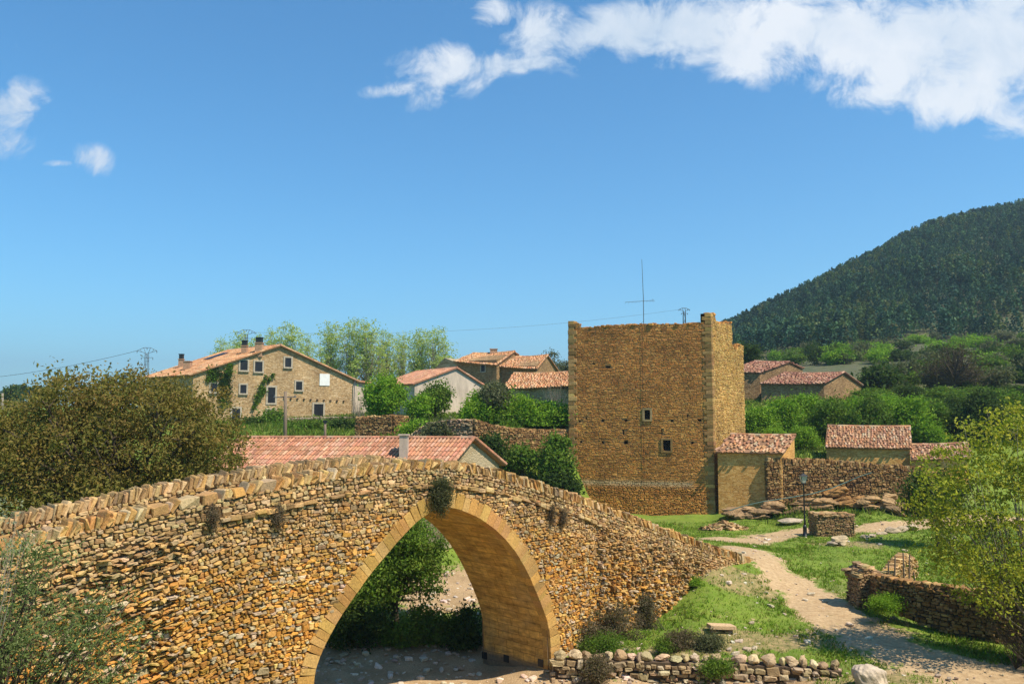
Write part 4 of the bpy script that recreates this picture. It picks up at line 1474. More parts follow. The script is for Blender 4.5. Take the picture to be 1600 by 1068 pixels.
def build_houses():
    # grey rendered house
    A = U(757, 630, 89.0); B = U(640, 630, 83.5)
    ux = unit(np.array([A[0] - B[0], A[1] - B[1], 0])); nrm = np.array([ux[1], -ux[0], 0])
    back = np.array([-.55, .83, 0])
    root, (eL, ap, eR, ux) = gable_house('rendered_house', 'house with a blank pale grey rendered gable and pinkish tiles', [(648, 598), (713, 574), (760, 604)], A, nrm, back, 9.0, M['render'], TILE_PINK, 8.6, .35, .25, .42, .015)
    # lower render band line
    # brown house on top of the village
    A = U(775, 590, 100.0); B = U(700, 590, 103.0)
    e0, e1 = U(714, 563, 103), U(776, 569, 100)
    r0, r1 = U(704, 552, 107), U(752, 556, 104)
    root = thing('brown_house', 'brown stone house with old orange tiled roof at the top of the village', 'house', (*((e0 + e1) / 2)[:2], 10.0))
    mb = MB()
    ux = unit(np.array([*(e1 - e0)[:2], 0]))
    bk = np.array([-ux[1], ux[0], 0])
    b0, b1 = np.array([*e0[:2], 9.0]), np.array([*e1[:2], 9.0])
    rb0 = b0 + bk * 4.0; rb1 = b1 + bk * 4.0
    zr = r0[2]
    gl = [b0, b0 + bk * 8, np.array([*(e0 + bk * 8)[:2], e0[2]]), np.array([*rb0[:2], zr - .12]), e0 - Z * .1]
    mb.prism(gl, (b1 - b0))
    mb.build('wall', M['masonry_brown'], root)
    R0 = np.array([*rb0[:2], zr]) - ux * .3; R1 = np.array([*rb1[:2], zr]) + ux * .2
    E0 = e0 - ux * .3 - bk * .4 - Z * .1; E1 = e1 + ux * .2 - bk * .4 - Z * .1
    tile_slope(root, E0, E1, R1, R0, TILE_ORANGE, .27, .45, .05, 'roof', .12)
    G0 = E0 + bk * 8.8; G1 = E1 + bk * 8.8
    tile_slope(root, G1, G0, R0, R1, TILE_ORANGE, .27, .45, .05, 'roof', .1, .1, False)
    window_on(root, plane_pt(755, 575, e0, -bk), ux, -bk, .55, .8, .12)
    chimney(root, np.array([*((R0 + R1) / 2)[:2], zr - .2]), .9, .55, 'brick', False)
    # left rendered wing of that house, seen behind the poplars
    mb = MB()
    w0 = e0 - ux * 3.8
    mb.prism([np.array([*w0[:2], 9.0]), b0, e0 - Z * .25, np.array([*((w0 + e0) / 2)[:2], e0[2] + .4]), np.array([*w0[:2], e0[2] - 1.2])], bk * 5)
    mb.build('wing_wall', M['render_old'], root)
    # stepped roof to its right
    e0, e1 = U(778, 571, 101), U(838, 575, 99)
    root = thing('stepped_house', 'low brown house with dark open front under old orange tiles, right of the brown house', 'house', (*((e0 + e1) / 2)[:2], 10.0))
    ux = unit(np.array([*(e1 - e0)[:2], 0])); bk = np.array([-ux[1], ux[0], 0])
    zr = U(800, 556, 104)[2]
    b0, b1 = np.array([*e0[:2], 9.0]), np.array([*e1[:2], 9.0])
    mb = MB(); mb.prism([b0, b0 + bk * 7, np.array([*(e0 + bk * 7)[:2], e0[2]]), np.array([*(e0 + bk * 3.5)[:2], zr - .12]), e0 - Z * .1], b1 - b0)
    mb.build('wall', M['masonry_brown'], root)
    R0 = np.array([*(e0 + bk * 3.5)[:2], zr]); R1 = np.array([*(e1 + bk * 3.5)[:2], zr]) + ux * .2
    E0 = e0 - bk * .4 - Z * .1; E1 = e1 - bk * .4 + ux * .3 - Z * .1
    tile_slope(root, E0, E1, R1, R0, TILE_ORANGE, .27, .45, .06, 'roof', .15)
    tile_slope(root, E1 + bk * 7.8, E0 + bk * 7.8, R0, R1, TILE_ORANGE, .27, .45, .05, 'roof', .1, .1, False)
    # long shed behind the bright hedge
    e0, e1 = U(790, 606, 82), U(905, 600, 80)
    root = thing('long_shed', 'long low grey walled shed with orange tiles running behind the tower', 'shed', (*((e0 + e1) / 2)[:2], 8.5))
    ux = unit(np.array([*(e1 - e0)[:2], 0])); bk = np.array([-ux[1], ux[0], 0])
    zr = U(810, 583, 86)[2]
    b0, b1 = np.array([*e0[:2], 7.8]), np.array([*e1[:2], 7.8])
    mb = MB(); mb.prism([b0, b0 + bk * 8, np.array([*(e0 + bk * 8)[:2], e0[2]]), np.array([*(e0 + bk * 4)[:2], zr - .12]), e0 - Z * .1], b1 - b0)
    mb.build('wall', M['render_old'], root)
    R0 = np.array([*(e0 + bk * 4)[:2], zr]); R1 = np.array([*(e1 + bk * 4)[:2], zr + .2])
    tile_slope(root, e0 - bk * .4 - Z * .1 - ux * .3, e1 - bk * .4 - Z * .1, R1, R0 - ux * .3, TILE_ORANGE, .26, .45, .05, 'roof', .15)
    tile_slope(root, e1 + bk * 8.4, e0 + bk * 8.4, R0, R1, TILE_ORANGE, .26, .45, .05, 'roof', .1, .1, False)
    # the long pink roof just behind the bridge
    rr, rl = U(741, 684, 50.0), U(380, 683, 53.0)
    ef, eb = U(704, 722, 48.2), U(786, 722, 52.4)
    mid = (ef + eb) / 2
    root = thing('tiled_barn', 'long low barn with bright pink tiled roof and ochre gable just behind the bridge', 'barn', (mid[0], mid[1], 2.5))
    ez = min(ef[2], eb[2])
    lv = rl - rr
    ef[2] = eb[2] = ez
    back = np.array([lv[0], lv[1], 0])
    g0, g1 = np.array([*ef[:2], 1.5]), np.array([*eb[:2], 1.5])
    inset = unit(back) * .25
    up = Z * .14
    mb = MB(); mb.prism([g0 + inset, g1 + inset, eb + inset - up, rr + inset - up, ef + inset - up], back * 1.02)
    mb.build('wall', M['render_old'], root)
    df = unit(ef - rr) * .35; db = unit(eb - rr) * .3
    lift = np.array([0, 0, rl[2] - rr[2]])
    o = tile_slope(root, ef + df + back * 1.02 + lift, ef + df, rr, rr + back * 1.02 + lift, TILE_PINK, .23, .40, .012, 'roof', 0.0)
    tile_slope(root, eb + db, eb + db + back * 1.02 + lift, rr + back * 1.02 + lift, rr, TILE_PINK, .23, .40, .012, 'roof', 0.0, .1, False)
    # verge tiles along the gable
    mb = MB()
    for (e, dd) in ((ef, df), (eb, db)):
        a, b = rr + Z * .05, e + dd + Z * .05
        for k in range(9):
            p, q = a + (b - a) * k / 9, a + (b - a) * (k + 1.1) / 9
            mb.tube([q, p], [.12, .10], 7, pick(TILE_PINK, 1)[0] * .9)
    mb.build('verge', M['tile'], root)
    c = U(631, 716, 49.5)
    chimney(root, c, .5, U(631, 680, 49.5)[2] - c[2], 'concrete', False)


build_houses()


def lean_house(name, label, cat, e0, e1, zbase, dx, rise, mat, pal, depth, tw=.25, tl=.42, mess=.08, twoslope=False, sag=.05, thick=.1, gap=0.0, ridge=True):
    """small building whose roof slopes to the viewer: eave points, depth behind and rise of the roof; dx shears the ridge sideways"""
    e0, e1 = np.asarray(e0, float), np.asarray(e1, float)
    ux = unit(np.array([*(e1 - e0)[:2], 0])); bk = np.array([-ux[1], ux[0], 0])
    root = thing(name, label, cat, (*((e0 + e1) / 2)[:2], zbase))
    b0, b1 = np.array([*e0[:2], zbase - .5]), np.array([*e1[:2], zbase - .5])
    sv = ux * dx
    mb = MB()
    t0 = e0 - Z * .1
    L = e1 - e0
    gab = [b0, b0 + bk * depth + sv, np.array([*(e0 + bk * depth + sv)[:2], e0[2] + rise - .1]), t0] if not twoslope else \
          [b0, b0 + bk * depth + sv, np.array([*(e0 + bk * depth + sv)[:2], e0[2] - .1]), np.array([*(e0 + bk * depth / 2 + sv / 2)[:2], e0[2] + rise - .1]), t0]
    mb.prism(gab, np.array([L[0], L[1], 0]))
    mb.build('wall', mat, root)
    f = -bk * .22 - Z * .22 * rise / (depth * (.5 if twoslope else 1))
    dd = depth * (.5 if twoslope else 1.0)
    R0 = e0 + bk * dd + sv * (dd / depth) + Z * rise; R1 = e1 + bk * dd + sv * (dd / depth) + Z * rise
    tile_slope(root, e0 + f - ux * .15, e1 + f + ux * .15, R1 + ux * .15, R0 - ux * .15, pal, tw, tl, mess, 'roof', sag, thick, ridge, gap)
    if twoslope:
        tile_slope(root, e1 + bk * depth + sv - f * 0 + ux * .15, e0 + bk * depth + sv - ux * .15, R0 - ux * .15, R1 + ux * .15, pal, tw, tl, mess, 'roof', sag, thick, False, gap)
    return root, ux, bk


def build_sheds():
    # lean-to beside the tower
    e0 = U(1121, 703, 63.6); e1 = U(1221, 705, 62.4)
    root, ux, bk = lean_house('lean_to_shed', 'ochre stone lean-to with jumbled old tiles against the tower', 'shed', e0, e1, 1.5, 1.1, 1.15, M['masonry_ochre'], TILE_OLD, 2.6, .26, .42, .16, False, .05, .1, .03)
    # walled shed with the broad tile roof
    e0 = U(1291, 696, 69.0); e1 = U(1421, 698, 68.0)
    root, ux, bk = lean_house('garden_shed', 'broad low shed with sloping old pink tiles behind the garden wall', 'shed', e0, e1, 4.6, .95, 1.6, M['masonry_ochre'], TILE_OLD, 3.2, .25, .42, .07, False, .04)
    e0 = U(1424, 716, 67.0); e1 = U(1512, 713, 66.4)
    lean_house('shed_annexe', 'low annexe with worn old tiles beside the broad shed, half hidden by yellow foliage', 'shed', e0, e1, 4.0, .9, 1.0, M['masonry_ochre'], TILE_OLD, 2.6, .25, .42, .12)
    # two barns on the slope right of the tower
    e0 = U(1152, 579, 100); e1 = U(1187, 581, 98)
    e0b, e1b = U(1140, 580, 102), U(1216, 581, 99)
    # taller barn: ridge runs away, gable to the right
    root = thing('taller_barn', 'taller ruined barn with dark red tiles close behind the tower', 'barn', (*((e0b + e1b) / 2)[:2], 10.6))
    A, nrm = U(1190, 600, 99), unit(np.array([.25, -.97, 0]))
    e0, e1 = U(1150, 580, 99.5), U(1187, 581, 99)
    ux = unit(np.array([*(e1 - e0)[:2], 0])); bk = unit(np.array([.75, .66, 0]))
    r1 = U(1232, 565, 103); r0 = r1 + (e0 - e1)
    bR = U(1254, 575, 106.5)
    zb = 9.6
    mb = MB()
    mb.prism([np.array([*e1[:2], zb]), np.array([*bR[:2], zb]), bR - Z * .15, r1 - Z * .15, e1 - Z * .12], (e0 - e1) * 1.5)
    mb.build('wall', M['masonry_brown'], root)
    ov = unit(e1 - r1) * .3
    tile_slope(root, e0 + ov + (e0 - e1) * .5, e1 + ov + ux * .2, r1 + ux * .2, r0 + (e0 - e1) * .5, TILE_RED, .27, .45, .08, 'roof', .1)
    tile_slope(root, bR + ux * .2, bR + (e0 - e1) * 1.5, r0 + (e0 - e1) * .5, r1 + ux * .2, TILE_RED, .27, .45, .08, 'roof', .1, .1, False)
    root = thing('lower_barn', 'long lower barn with dark red tiles and brown walls above the green thicket', 'barn', (*U(1250, 610, 96)[:2], 10.6))
    e0, e1 = U(1189, 598, 97), U(1287, 598, 95)
    ux = unit(np.array([*(e1 - e0)[:2], 0])); bk = unit(np.array([.72, .70, 0]))
    r1 = U(1316, 581.5, 98.5); r0 = r1 + (e0 - e1) * .96
    bR = U(1345, 602, 101.5)
    mb = MB()
    mb.prism([np.array([*e1[:2], zb]), np.array([*bR[:2], zb]), bR - Z * .15, r1 - Z * .15, e1 - Z * .12], (e0 - e1))
    mb.build('wall', M['masonry_brown'], root)
    ov = unit(e1 - r1) * .3
    tile_slope(root, e0 + ov, e1 + ov + ux * .2, r1 + ux * .2, r0, TILE_RED, .27, .45, .08, 'roof', .1)
    tile_slope(root, bR + ux * .2, bR + (e0 - e1), r0, r1 + ux * .2, TILE_RED, .27, .45, .08, 'roof', .1, .1, False)
    mb = MB()
    for (e, r) in ((e1 + ov, r1), (bR, r1)):
        for k in range(8):
            p, q = r + ux * .2 + (e - r) * k / 8, r + ux * .2 + (e - r) * (k + 1.1) / 8
            mb.tube([q + Z * .06, p + Z * .06], [.13, .11], 6, pick(TILE_RED, 1)[0])
    mb.build('verge', M['tile'], root)


build_sheds()


def W(px, ybase, ytop, Y):
    """wall node from picture column, base row, top row and distance"""
    p = U(px, ybase, Y); q = U(px, ytop, Y)
    return (p[0], p[1], p[2], q[2])


# garden wall from the lean-to to the right
wall_stones('garden_wall', 'long dry stone garden wall with upright coping right of the lean-to', [W(1198, 790, 715, 62.6), W(1290, 795, 718, 63.3), W(1360, 798, 724, 63.6), W(1440, 800, 728, 64)], .6, GARDEN, (.07, .15), (.15, .45), None, .35, .06)
wall_stones('riverside_wall', 'low wall of big rounded grey stones along the river bank beside the arch', [W(866, 1064, 1016, 30.3), W(1000, 1062, 1018, 30.0), W(1130, 1058, 1022, 29.8), W(1225, 1052, 1026, 29.6), W(1312, 1046, 1033, 29.4)], .5, [(.37, .26, .14), (.44, .32, .18), (.31, .21, .11), (.5, .38, .24)], (.11, .24), (.2, .6), None, .34, .12, flat_cope='round')
wall_stones('paddock_wall', 'curved dry stone paddock wall running right from the square pillar to the yellow tree', [W(1366, 915, 895, 37.0), W(1382, 932, 899, 35.6), W(1430, 952, 907, 34.4), W(1490, 972, 913, 33.2), W(1560, 995, 925, 32.2), W(1640, 1010, 940, 31.6)], .5, GARDEN, (.06, .12), (.15, .42), None, .22, .05)
wall_stones('terrace_wall', 'tall dry stone terrace wall under the bright green hedge left of the tower', [W(738, 722, 655, 60.5), W(765, 735, 663, 61.6), W(800, 748, 669, 63.0), W(850, 752, 671, 65.6), W(890, 755, 670, 67.4)], .6, GARDEN, (.08, .16), (.15, .45), None, .2, .05)
wall_stones('short_terrace_wall', 'short square ended terrace wall left of the grassy mound behind the pink roof', [W(556, 692, 651, 68), W(611, 692, 648, 68), W(634, 688, 650, 70)], .6, GARDEN, (.08, .16), (.15, .45), None, .18, .05)
wall_stones('mound_wall', 'crumbling stone revetment on the grassy mound above the pink roof', [W(640, 700, 680, 62.5), W(668, 690, 660, 62), W(705, 692, 655, 61.2), W(739, 700, 655, 60.6)], .5, [(.40, .27, .15), (.48, .34, .2), (.33, .21, .11)], (.08, .16), (.15, .4), None, .15, .06)
wall_stones('yard_wall', 'low ruined yard wall in front of the farmhouse doors', [W(372, 668, 661, 84), W(450, 664, 653, 84.5), W(500, 664, 651, 85), W(552, 662, 651, 85)], .5, [(.36, .28, .18), (.44, .34, .22), (.28, .2, .13)], (.1, .2), (.2, .5), None, .15, .06)
wall_stones('hillside_wall', 'far dark terrace wall crossing the slope above the barns', [W(1330, 590, 584, 128), W(1400, 589, 584, 130), W(1470, 592, 587, 130)], .6, [(.18, .13, .08), (.24, .18, .11)], (.2, .4), (.3, .8), None, .2, .1)


def stone_stack(name, label, c, ux, w, d, h, pal, slope=0.0, cap=True, cat='stone block'):
    """square block of dry masonry"""
    c = np.asarray(c, float); ux = unit(ux); n = np.array([ux[1], -ux[0], 0])
    root = thing(name, label, cat, c)
    mb = MB()
    mb.box(c + Z * (h / 2 - .25), ux * (w / 2 - .03), n * (d / 2 - .03), Z * (h / 2 + .2), (.1, .07, .04))
    for (f, a, hw, hd) in ((n, ux, w / 2, d / 2), (-n, -ux, w / 2, d / 2), (ux, -n, d / 2, w / 2), (-ux, n, d / 2, w / 2)):
        cu, cv, aa, bb = coursed(-hw, hw, -.3, h, (.05, .10), (.12, .36), .03)
        ok = (np.abs(cu) < hw)
        m = len(cu)
        stones(mb, c + f * hd, a, f, cu[ok], cv[ok], aa[ok], bb[ok], rng.uniform(.01, .06, m)[ok], rng.normal(0, .05, m)[ok], pick(pal, m)[ok], 7, .95, .05)
    mb.build('masonry', M['stone'], root)
    C, AX, AY, AZ = [], [], [], []
    for i in range(int(w * d / .045)):
        x, y = rng.uniform(-w / 2, w / 2), rng.uniform(-d / 2, d / 2)
        hh = h + rng.uniform(-.02, .10) + slope * (1 - abs(x + w * .12) / (w / 2)) * (1 if slope else 0)
        C.append(c + ux * x + n * y + Z * hh); r = rng.uniform(0, 3)
        AX.append((ux * math.cos(r) + n * math.sin(r)) * rng.uniform(.12, .26)); AY.append((-ux * math.sin(r) + n * math.cos(r)) * rng.uniform(.1, .2)); AZ.append(Z * rng.uniform(.03, .08) + ux * rng.normal(0, .02))
    if slope:
        for k in range(6):
            hh = h + slope * k / 6
            ww = w * (1 - k / 7)
            mb2 = None
            for x in np.arange(-ww / 2, ww / 2, .22):
                for y in (-d / 3, 0, d / 3):
                    C.append(c + ux * (x - w * .08 * k / 6) + n * y + Z * hh); AX.append(ux * .15); AY.append(n * .2); AZ.append(Z * (slope / 11))
    mb = MB()
    blocks(mb, np.array(C), np.array(AX), np.array(AY), np.array(AZ), pick(pal, len(C)) * 1.15, .2, .25)
    mb.build('cap_stones', M['stone'], root)
    return root


c = hit(1308, 839); BLOCKY = c[1]
stone_stack('masonry_block', 'squat square block of dry masonry beside the street lamp', c + np.array([0, .9, -.02]), (1, -.05, 0), 2.3, 1.7, 1.32, [(.36, .22, .09), (.30, .18, .075), (.42, .28, .13)])
c = U(1354, 932, 37.2)
c = np.array([c[0], c[1], float(gz(c[0], c[1]))])
stone_stack('wall_pillar', 'square stone pillar with hipped top at the end of the paddock wall', c, (1, .15, 0), 1.2, 1.0, U(1354, 897, 37.2)[2] - c[2], [(.36, .23, .10), (.42, .28, .14), (.30, .19, .09)], .38, True, 'pillar')
wall_stones('ruined_wall_stub', 'ruined stub of dry stone wall behind wooden stakes above the paddock', [W(1388, 905, 890, 40), W(1402, 898, 872, 41), W(1413, 895, 864, 42), W(1424, 892, 874, 43)], .5, GREYGOLD, (.07, .14), (.12, .35), None, .15, .08)
for (px, yt, yb, Yd, tilt) in ((1388, 878, 905, 39.4, .0), (1397, 868, 903, 39.8, .05), (1412, 863, 900, 40.4, -.03), (1420, 866, 898, 40.8, .03), (1431, 893, 915, 39.0, -.1)):
    b = U(px, yb, Yd); b[2] = float(gz(b[0], b[1])) - .2
    tp = U(px, yt, Yd)
    mb = MB(); mb.tube([b, (b + tp) / 2 + np.array([tilt * .3, 0, 0]), tp + np.array([tilt, 0, 0])], [.045, .04, .03], 6)
    tag(mb.build('fence_stake', M['wood']), 'thin weathered wooden stake stuck by the ruined stub of wall', 'stake', 'stakes by the ruined wall stub')


def boulder(name, label, px, py, s, col=(.46, .36, .24), seed=1, yaw=0., sink=.3, Y=None, cat='rock', group=None, tilt=0.):
    c = hit(px, py) if Y is None else on_ground(px, Y)
    mb = MB()
    rock_mesh(mb, (0, 0, s[2] * (1 - sink)), s, col, seed, .3, yaw, tilt, True)
    o = mb.build(name, M['rock'], None, False)
    o.location = [float(q) for q in c]
    return tag(o, label, cat, group)


boulder('boulder', 'pale angular boulder on the grass at the bottom edge, right of the riverside wall', 1360, 1072, (.62, .5, .48), (.52, .42, .31), 3, .3, .35)
boulder('boulder', 'tan boulder lying in front of the squat masonry block', 1313, 852, (.62, .5, .36), (.50, .38, .22), 4, .5, .25)
boulder('boulder', 'small low grey rock left of the tan boulder by the masonry block', 1299, 853, (.38, .35, .17), (.34, .27, .19), 5, .2, .3)
boulder('boulder', 'flat pale slab of rock on the grass left of the street lamp', 1237, 817, (1.0, .7, .24), (.46, .37, .26), 6, .1, .3)
boulder('boulder', 'grey lumpy rock at the foot of the tower', 995, 801, (.6, .5, .3), (.36, .30, .22), 8, .1, .3)
# rock outcrop under the garden wall: each ledge is several broken, layered pieces grown together
def ledge_rock(name, label, px, Yd, w, d, h, col, seed, dip=.05):
    r = np.random.default_rng(seed)
    c = on_ground(px, Yd)
    mb = MB()
    h *= .62
    nl = max(3, int(h / .24))
    for k in range(nl):
        z = h * k / nl
        m = max(2, int(w * 2 / 1.1))
        for j in range(m):
            x = -w + (j + .5 + r.uniform(-.3, .3)) * 2 * w / m
            if k > nl * .45 and r.random() < .38:
                continue
            y = .55 * d * k / nl + r.uniform(-.25, .25)
            s = (w / m * r.uniform(1.0, 1.7), d * r.uniform(.5, .8), h / nl * r.uniform(.9, 1.7))
            rock_mesh(mb, (x, y, z + s[2] * .35 + dip * x), s, np.array(col) * np.array([1.5, 1.2, .80]) * r.uniform(.8, 1.15), int(r.integers(1, 9999)), .34, r.uniform(-.35, .35), dip + r.normal(0, .08), True)
    o = mb.build(name, M['ledge'], None, False)
    o.location = [float(q) for q in c]
    return tag(o, label, 'rock')


for (px, Yd, w, d, h, col, dip, lab) in (
        (1166, 61.3, 1.7, 1.0, 1.15, (.24, .19, .14), .06, 'grey brown rock ledge at the foot of the lean-to'),
        (1222, 61.4, 1.5, .9, 1.0, (.20, .155, .11), -.03, 'dark rock ledge at the wall foot left of the street lamp'),
        (1268, 61.6, 1.4, .9, 1.0, (.22, .165, .11), .04, 'broad rock ledge at the wall foot behind the street lamp'),
        (1318, 62.4, 1.6, 1.0, 1.75, (.26, .17, .08), -.02, 'tall ochre stained rock ledge behind the masonry block'),
        (1362, 61.4, 1.3, 1.0, 1.6, (.28, .22, .145), -.1, 'pale rock ledge right of the masonry block'),
        (1401, 60.8, 1.3, 1.0, 1.15, (.25, .20, .14), -.22, 'layered rock ledge of tilted slabs near the yellow tree')):
    ledge_rock('rock_ledge', lab, px, Yd, w, d, h, col, int(px), dip)
# stone bench slab: top slab on two stones
c = hit(1128, 989)
root = thing('stone_bench', 'rough flat stone slab resting on small stones on the grass below the bridge end', 'stone bench', c)
mb = MB(); blocks(mb, [c + Z * .26], [(.50, .06, -.03)], [(-.03, .24, 0)], [(0, .0, .075)], [(.58, .40, .22)], .12, .1); mb.build('slab', M['stone'], root)
mb = MB(); rock_mesh(mb, c + np.array([-.33, 0, .08]), (.16, .16, .16), (.45, .34, .22), 31); mb.build('support_stone', M['rock'], root)
mb = MB(); rock_mesh(mb, c + np.array([.3, .05, .06]), (.18, .16, .14), (.4, .3, .2), 32); mb.build('support_stone', M['rock'], root)
# heap of flat stones near the tower
c = hit(1132, 826)
mb = MB()
C, AX, AY, AZ = [], [], [], []
for i in range(190):
    r = rng.random() ** .7; a = rng.uniform(0, 6.28)
    x, y = 1.55 * r * math.cos(a), .8 * r * math.sin(a)
    h = .5 * (1 - r ** 1.5) * rng.uniform(.3, 1)
    C.append(c + np.array([x, y, h + .02])); w = rng.uniform(0, 3.1)
    AX.append(np.array([math.cos(w), math.sin(w), rng.normal(0, .3)]) * rng.uniform(.1, .24)); AY.append(np.array([-math.sin(w), math.cos(w), rng.normal(0, .3)]) * rng.uniform(.08, .16)); AZ.append(np.array([rng.normal(0, .02), rng.normal(0, .02), rng.uniform(.03, .06)]))
blocks(mb, np.array(C), np.array(AX), np.array(AY), np.array(AZ), pick(GREYGOLD, len(C)), .2, .2)
tag(mb.build('stone_heap', M['stone']), 'low heap of loose flat stones on the grass in front of the tower', 'stone heap')
# row of stones right of the block
for i, (px, py, s) in enumerate(((1352, 841, .30), (1364, 839, .26), (1378, 836, .3), (1392, 833, .42), (1408, 831, .5), (1424, 828, .45))):
    boulder('edging_stone', 'rough stone in the low edging line right of the masonry block', px, py, (s * 1.2, s * .7, s * .55), (.46, .36, .24), 40 + i, rng.uniform(-.3, .3), .35, None, 'rock', 'edging stones right of the masonry block')


# ------------------------------------------------------------------ lamp, poles, pylons
def build_lamp():
    b = hit(1258, 838)
    H = U(1255, 738, b[1])[2] - b[2]
    root = thing('street_lamp', 'black cast iron street lamp with four sided lantern beside the path', 'street lamp', b)

    def lathe(prof, sides=12):
        mb = MB()
        pr = np.array(prof)
        mb.tube(np.stack([np.full(len(pr), b[0]), np.full(len(pr), b[1]), b[2] + pr[:, 1]], 1), pr[:, 0], sides)
        return mb
    k = H / 4.2
    lathe([(.16, -.1), (.16, .08), (.13, .1), (.12, .55), (.14, .58), (.10, .66), (.075, .75)]).build('base', M['iron'], root, True)
    lathe([(.07, .75), (.06, .95), (.055, 1.0), (.045, 3.3 * k), (.06, 3.34 * k), (.04, 3.4 * k), (.035, 3.5 * k)]).build('post', M['iron'], root, True)
    z0, z1, z2 = 3.52 * k, 3.98 * k, 4.2 * k
    mb = MB()
    w0, w1 = .11, .20
    for i in range(4):
        a0, a1 = math.pi / 4 + i * math.pi / 2, math.pi / 4 + (i + 1) * math.pi / 2
        p = [b + np.array([w * 1.41 * math.cos(a), w * 1.41 * math.sin(a), z]) for (w, a, z) in ((w0, a0, z0), (w0, a1, z0), (w1, a1, z1), (w1, a0, z1))]
        mb.quad(*p)
    L = mb.build('lantern', M['lampglass'], root)
    mb = MB()
    for i in range(4):
        a0 = math.pi / 4 + i * math.pi / 2
        mb.tube([b + np.array([w0 * 1.43 * math.cos(a0), w0 * 1.43 * math.sin(a0), z0]), b + np.array([w1 * 1.43 * math.cos(a0), w1 * 1.43 * math.sin(a0), z1])], .016, 4)
    mb.box(b + Z * (z0 - .01), (w0 + .02, 0, 0), (0, w0 + .02, 0), (0, 0, .02))
    mb.build('lantern_frame', M['iron'], L)
    mb = MB()
    base = [b + np.array([(w1 + .05) * sx, (w1 + .05) * sy, z1]) for sx, sy in ((-1, -1), (1, -1), (1, 1), (-1, 1))]
    apx = [b + np.array([.05 * sx, .05 * sy, z2 - .06]) for sx, sy in ((-1, -1), (1, -1), (1, 1), (-1, 1))]
    for i in range(4):
        j = (i + 1) % 4
        mb.quad(base[i], base[j], apx[j], apx[i])
    mb.poly(base[::-1]); mb.poly(apx)
    mb.tube([b + Z * (z2 - .08), b + Z * (z2 + .02)], [.05, .015], 8)
    mb.build('lantern_roof', M['iron'], root)


build_lamp()


def post(name, label, px, yt, yb, Y, r=.11, mat='wood', group=None, cross=None, cap=False):
    b = U(px, yb, Y); b[2] = min(b[2], float(gz(b[0], b[1]))) - .4
    t = U(px - .0, yt, Y)
    root = thing(name, label, 'pole', b, group)
    mb = MB(); mb.tube([b, (b * .4 + t * .6), t], [r * 1.1, r, r * .85], 9); mb.build('shaft', M[mat], root, True)
    if cross:
        mb = MB()
        for cz in cross:
            c = t - Z * cz
            mb.tube([c - np.array([.9, 0, .0]), c + np.array([.8, .2, .05])], .035, 5)
            for s in (-.8, .72):
                mb.tube([c + np.array([s, 0, 0]), c + np.array([s, 0, .18])], [.05, .03], 6)
        mb.build('cross_arm', M['steel'], root)
    if cap:
        mb = MB(); mb.box(t + Z * .05, (.14, 0, 0), (0, .14, 0), (0, 0, .09)); mb.build('cap', M['iron'], root)
    return root


post('utility_pole', 'plain weathered wooden utility pole in front of the farmhouse, behind the pink roof', 446, 611, 690, 62, .13, 'wood', None, (.45,))
post('short_post', 'short grey post with dark cap in the grass behind the pink roof', 508, 659, 684, 66, .11, 'wood', None, None, True)
post('distant_pole', 'pale pole at the far left edge beyond the brown tree', 4, 614, 645, 110, .16, 'palebark')


def pylon(px, ytop, ybase_hidden, Y, wpx, label, group):
    t = U(px, ytop, Y)
    b = on_ground(px, Y)
    H = t[2] - b[2]
    s = wpx / F * Y / 2
    root = thing('power_pylon', label, 'pylon', b, group)
    mb = MB()
    r0, r1 = .5, .22
    zt = H - s * .55
    r = max(.05, Y / F * .62)
    for sx in (-1, 1):
        for sy in (-1, 1):
            mb.tube([b + np.array([sx * r0, sy * r0, 0]), b + np.array([sx * r1, sy * r1, zt])], r * .7, 4)
    nseg = 9
    for k in range(nseg):
        z0, z1 = zt * k / nseg, zt * (k + 1) / nseg
        w0, w1 = r0 + (r1 - r0) * k / nseg, r0 + (r1 - r0) * (k + 1) / nseg
        sg = 1 if k % 2 else -1
        for sy in (-1, 1):
            mb.tube([b + np.array([-sg * w0, sy * w0, z0]), b + np.array([sg * w1, sy * w1, z1])], r * .35, 4)
    mb.build('lattice', M['steel'], root)
    mb = MB()
    # arched head: lower chord rises outwards, upper chord as an arch
    L, R = b + np.array([-s, 0, H - s * .30]), b + np.array([s, 0, H - s * .30])
    mid0 = b + Z * (zt)
    topL, topR = b + np.array([-s * .35, 0, H]), b + np.array([s * .35, 0, H])
    for seg in ((L, topL), (topL, topR), (topR, R), (L, b + np.array([-r1, 0, zt])), (R, b + np.array([r1, 0, zt])), (topL, b + np.array([-r1, 0, zt])), (topR, b + np.array([r1, 0, zt])), (L * .5 + topL * .5, L * .5 + (b + np.array([-r1, 0, zt])) * .5), (R * .5 + topR * .5, R * .5 + (b + np.array([r1, 0, zt])) * .5)):
        mb.tube(list(seg), r * .55, 4)
    c = b + Z * (zt - s * .45)
    mb.tube([c - np.array([s * .55, 0, 0]), c + np.array([s * .62, 0, 0])], r * .5, 4)
    for q in (L, R, b + np.array([0, 0, H]), c - np.array([s * .55, 0, 0]), c + np.array([s * .62, 0, 0])):
        mb.tube([q, q - Z * s * .22], r * .8, 5)
    mb.build('cross_arms', M['steel'], root)
    return L, R


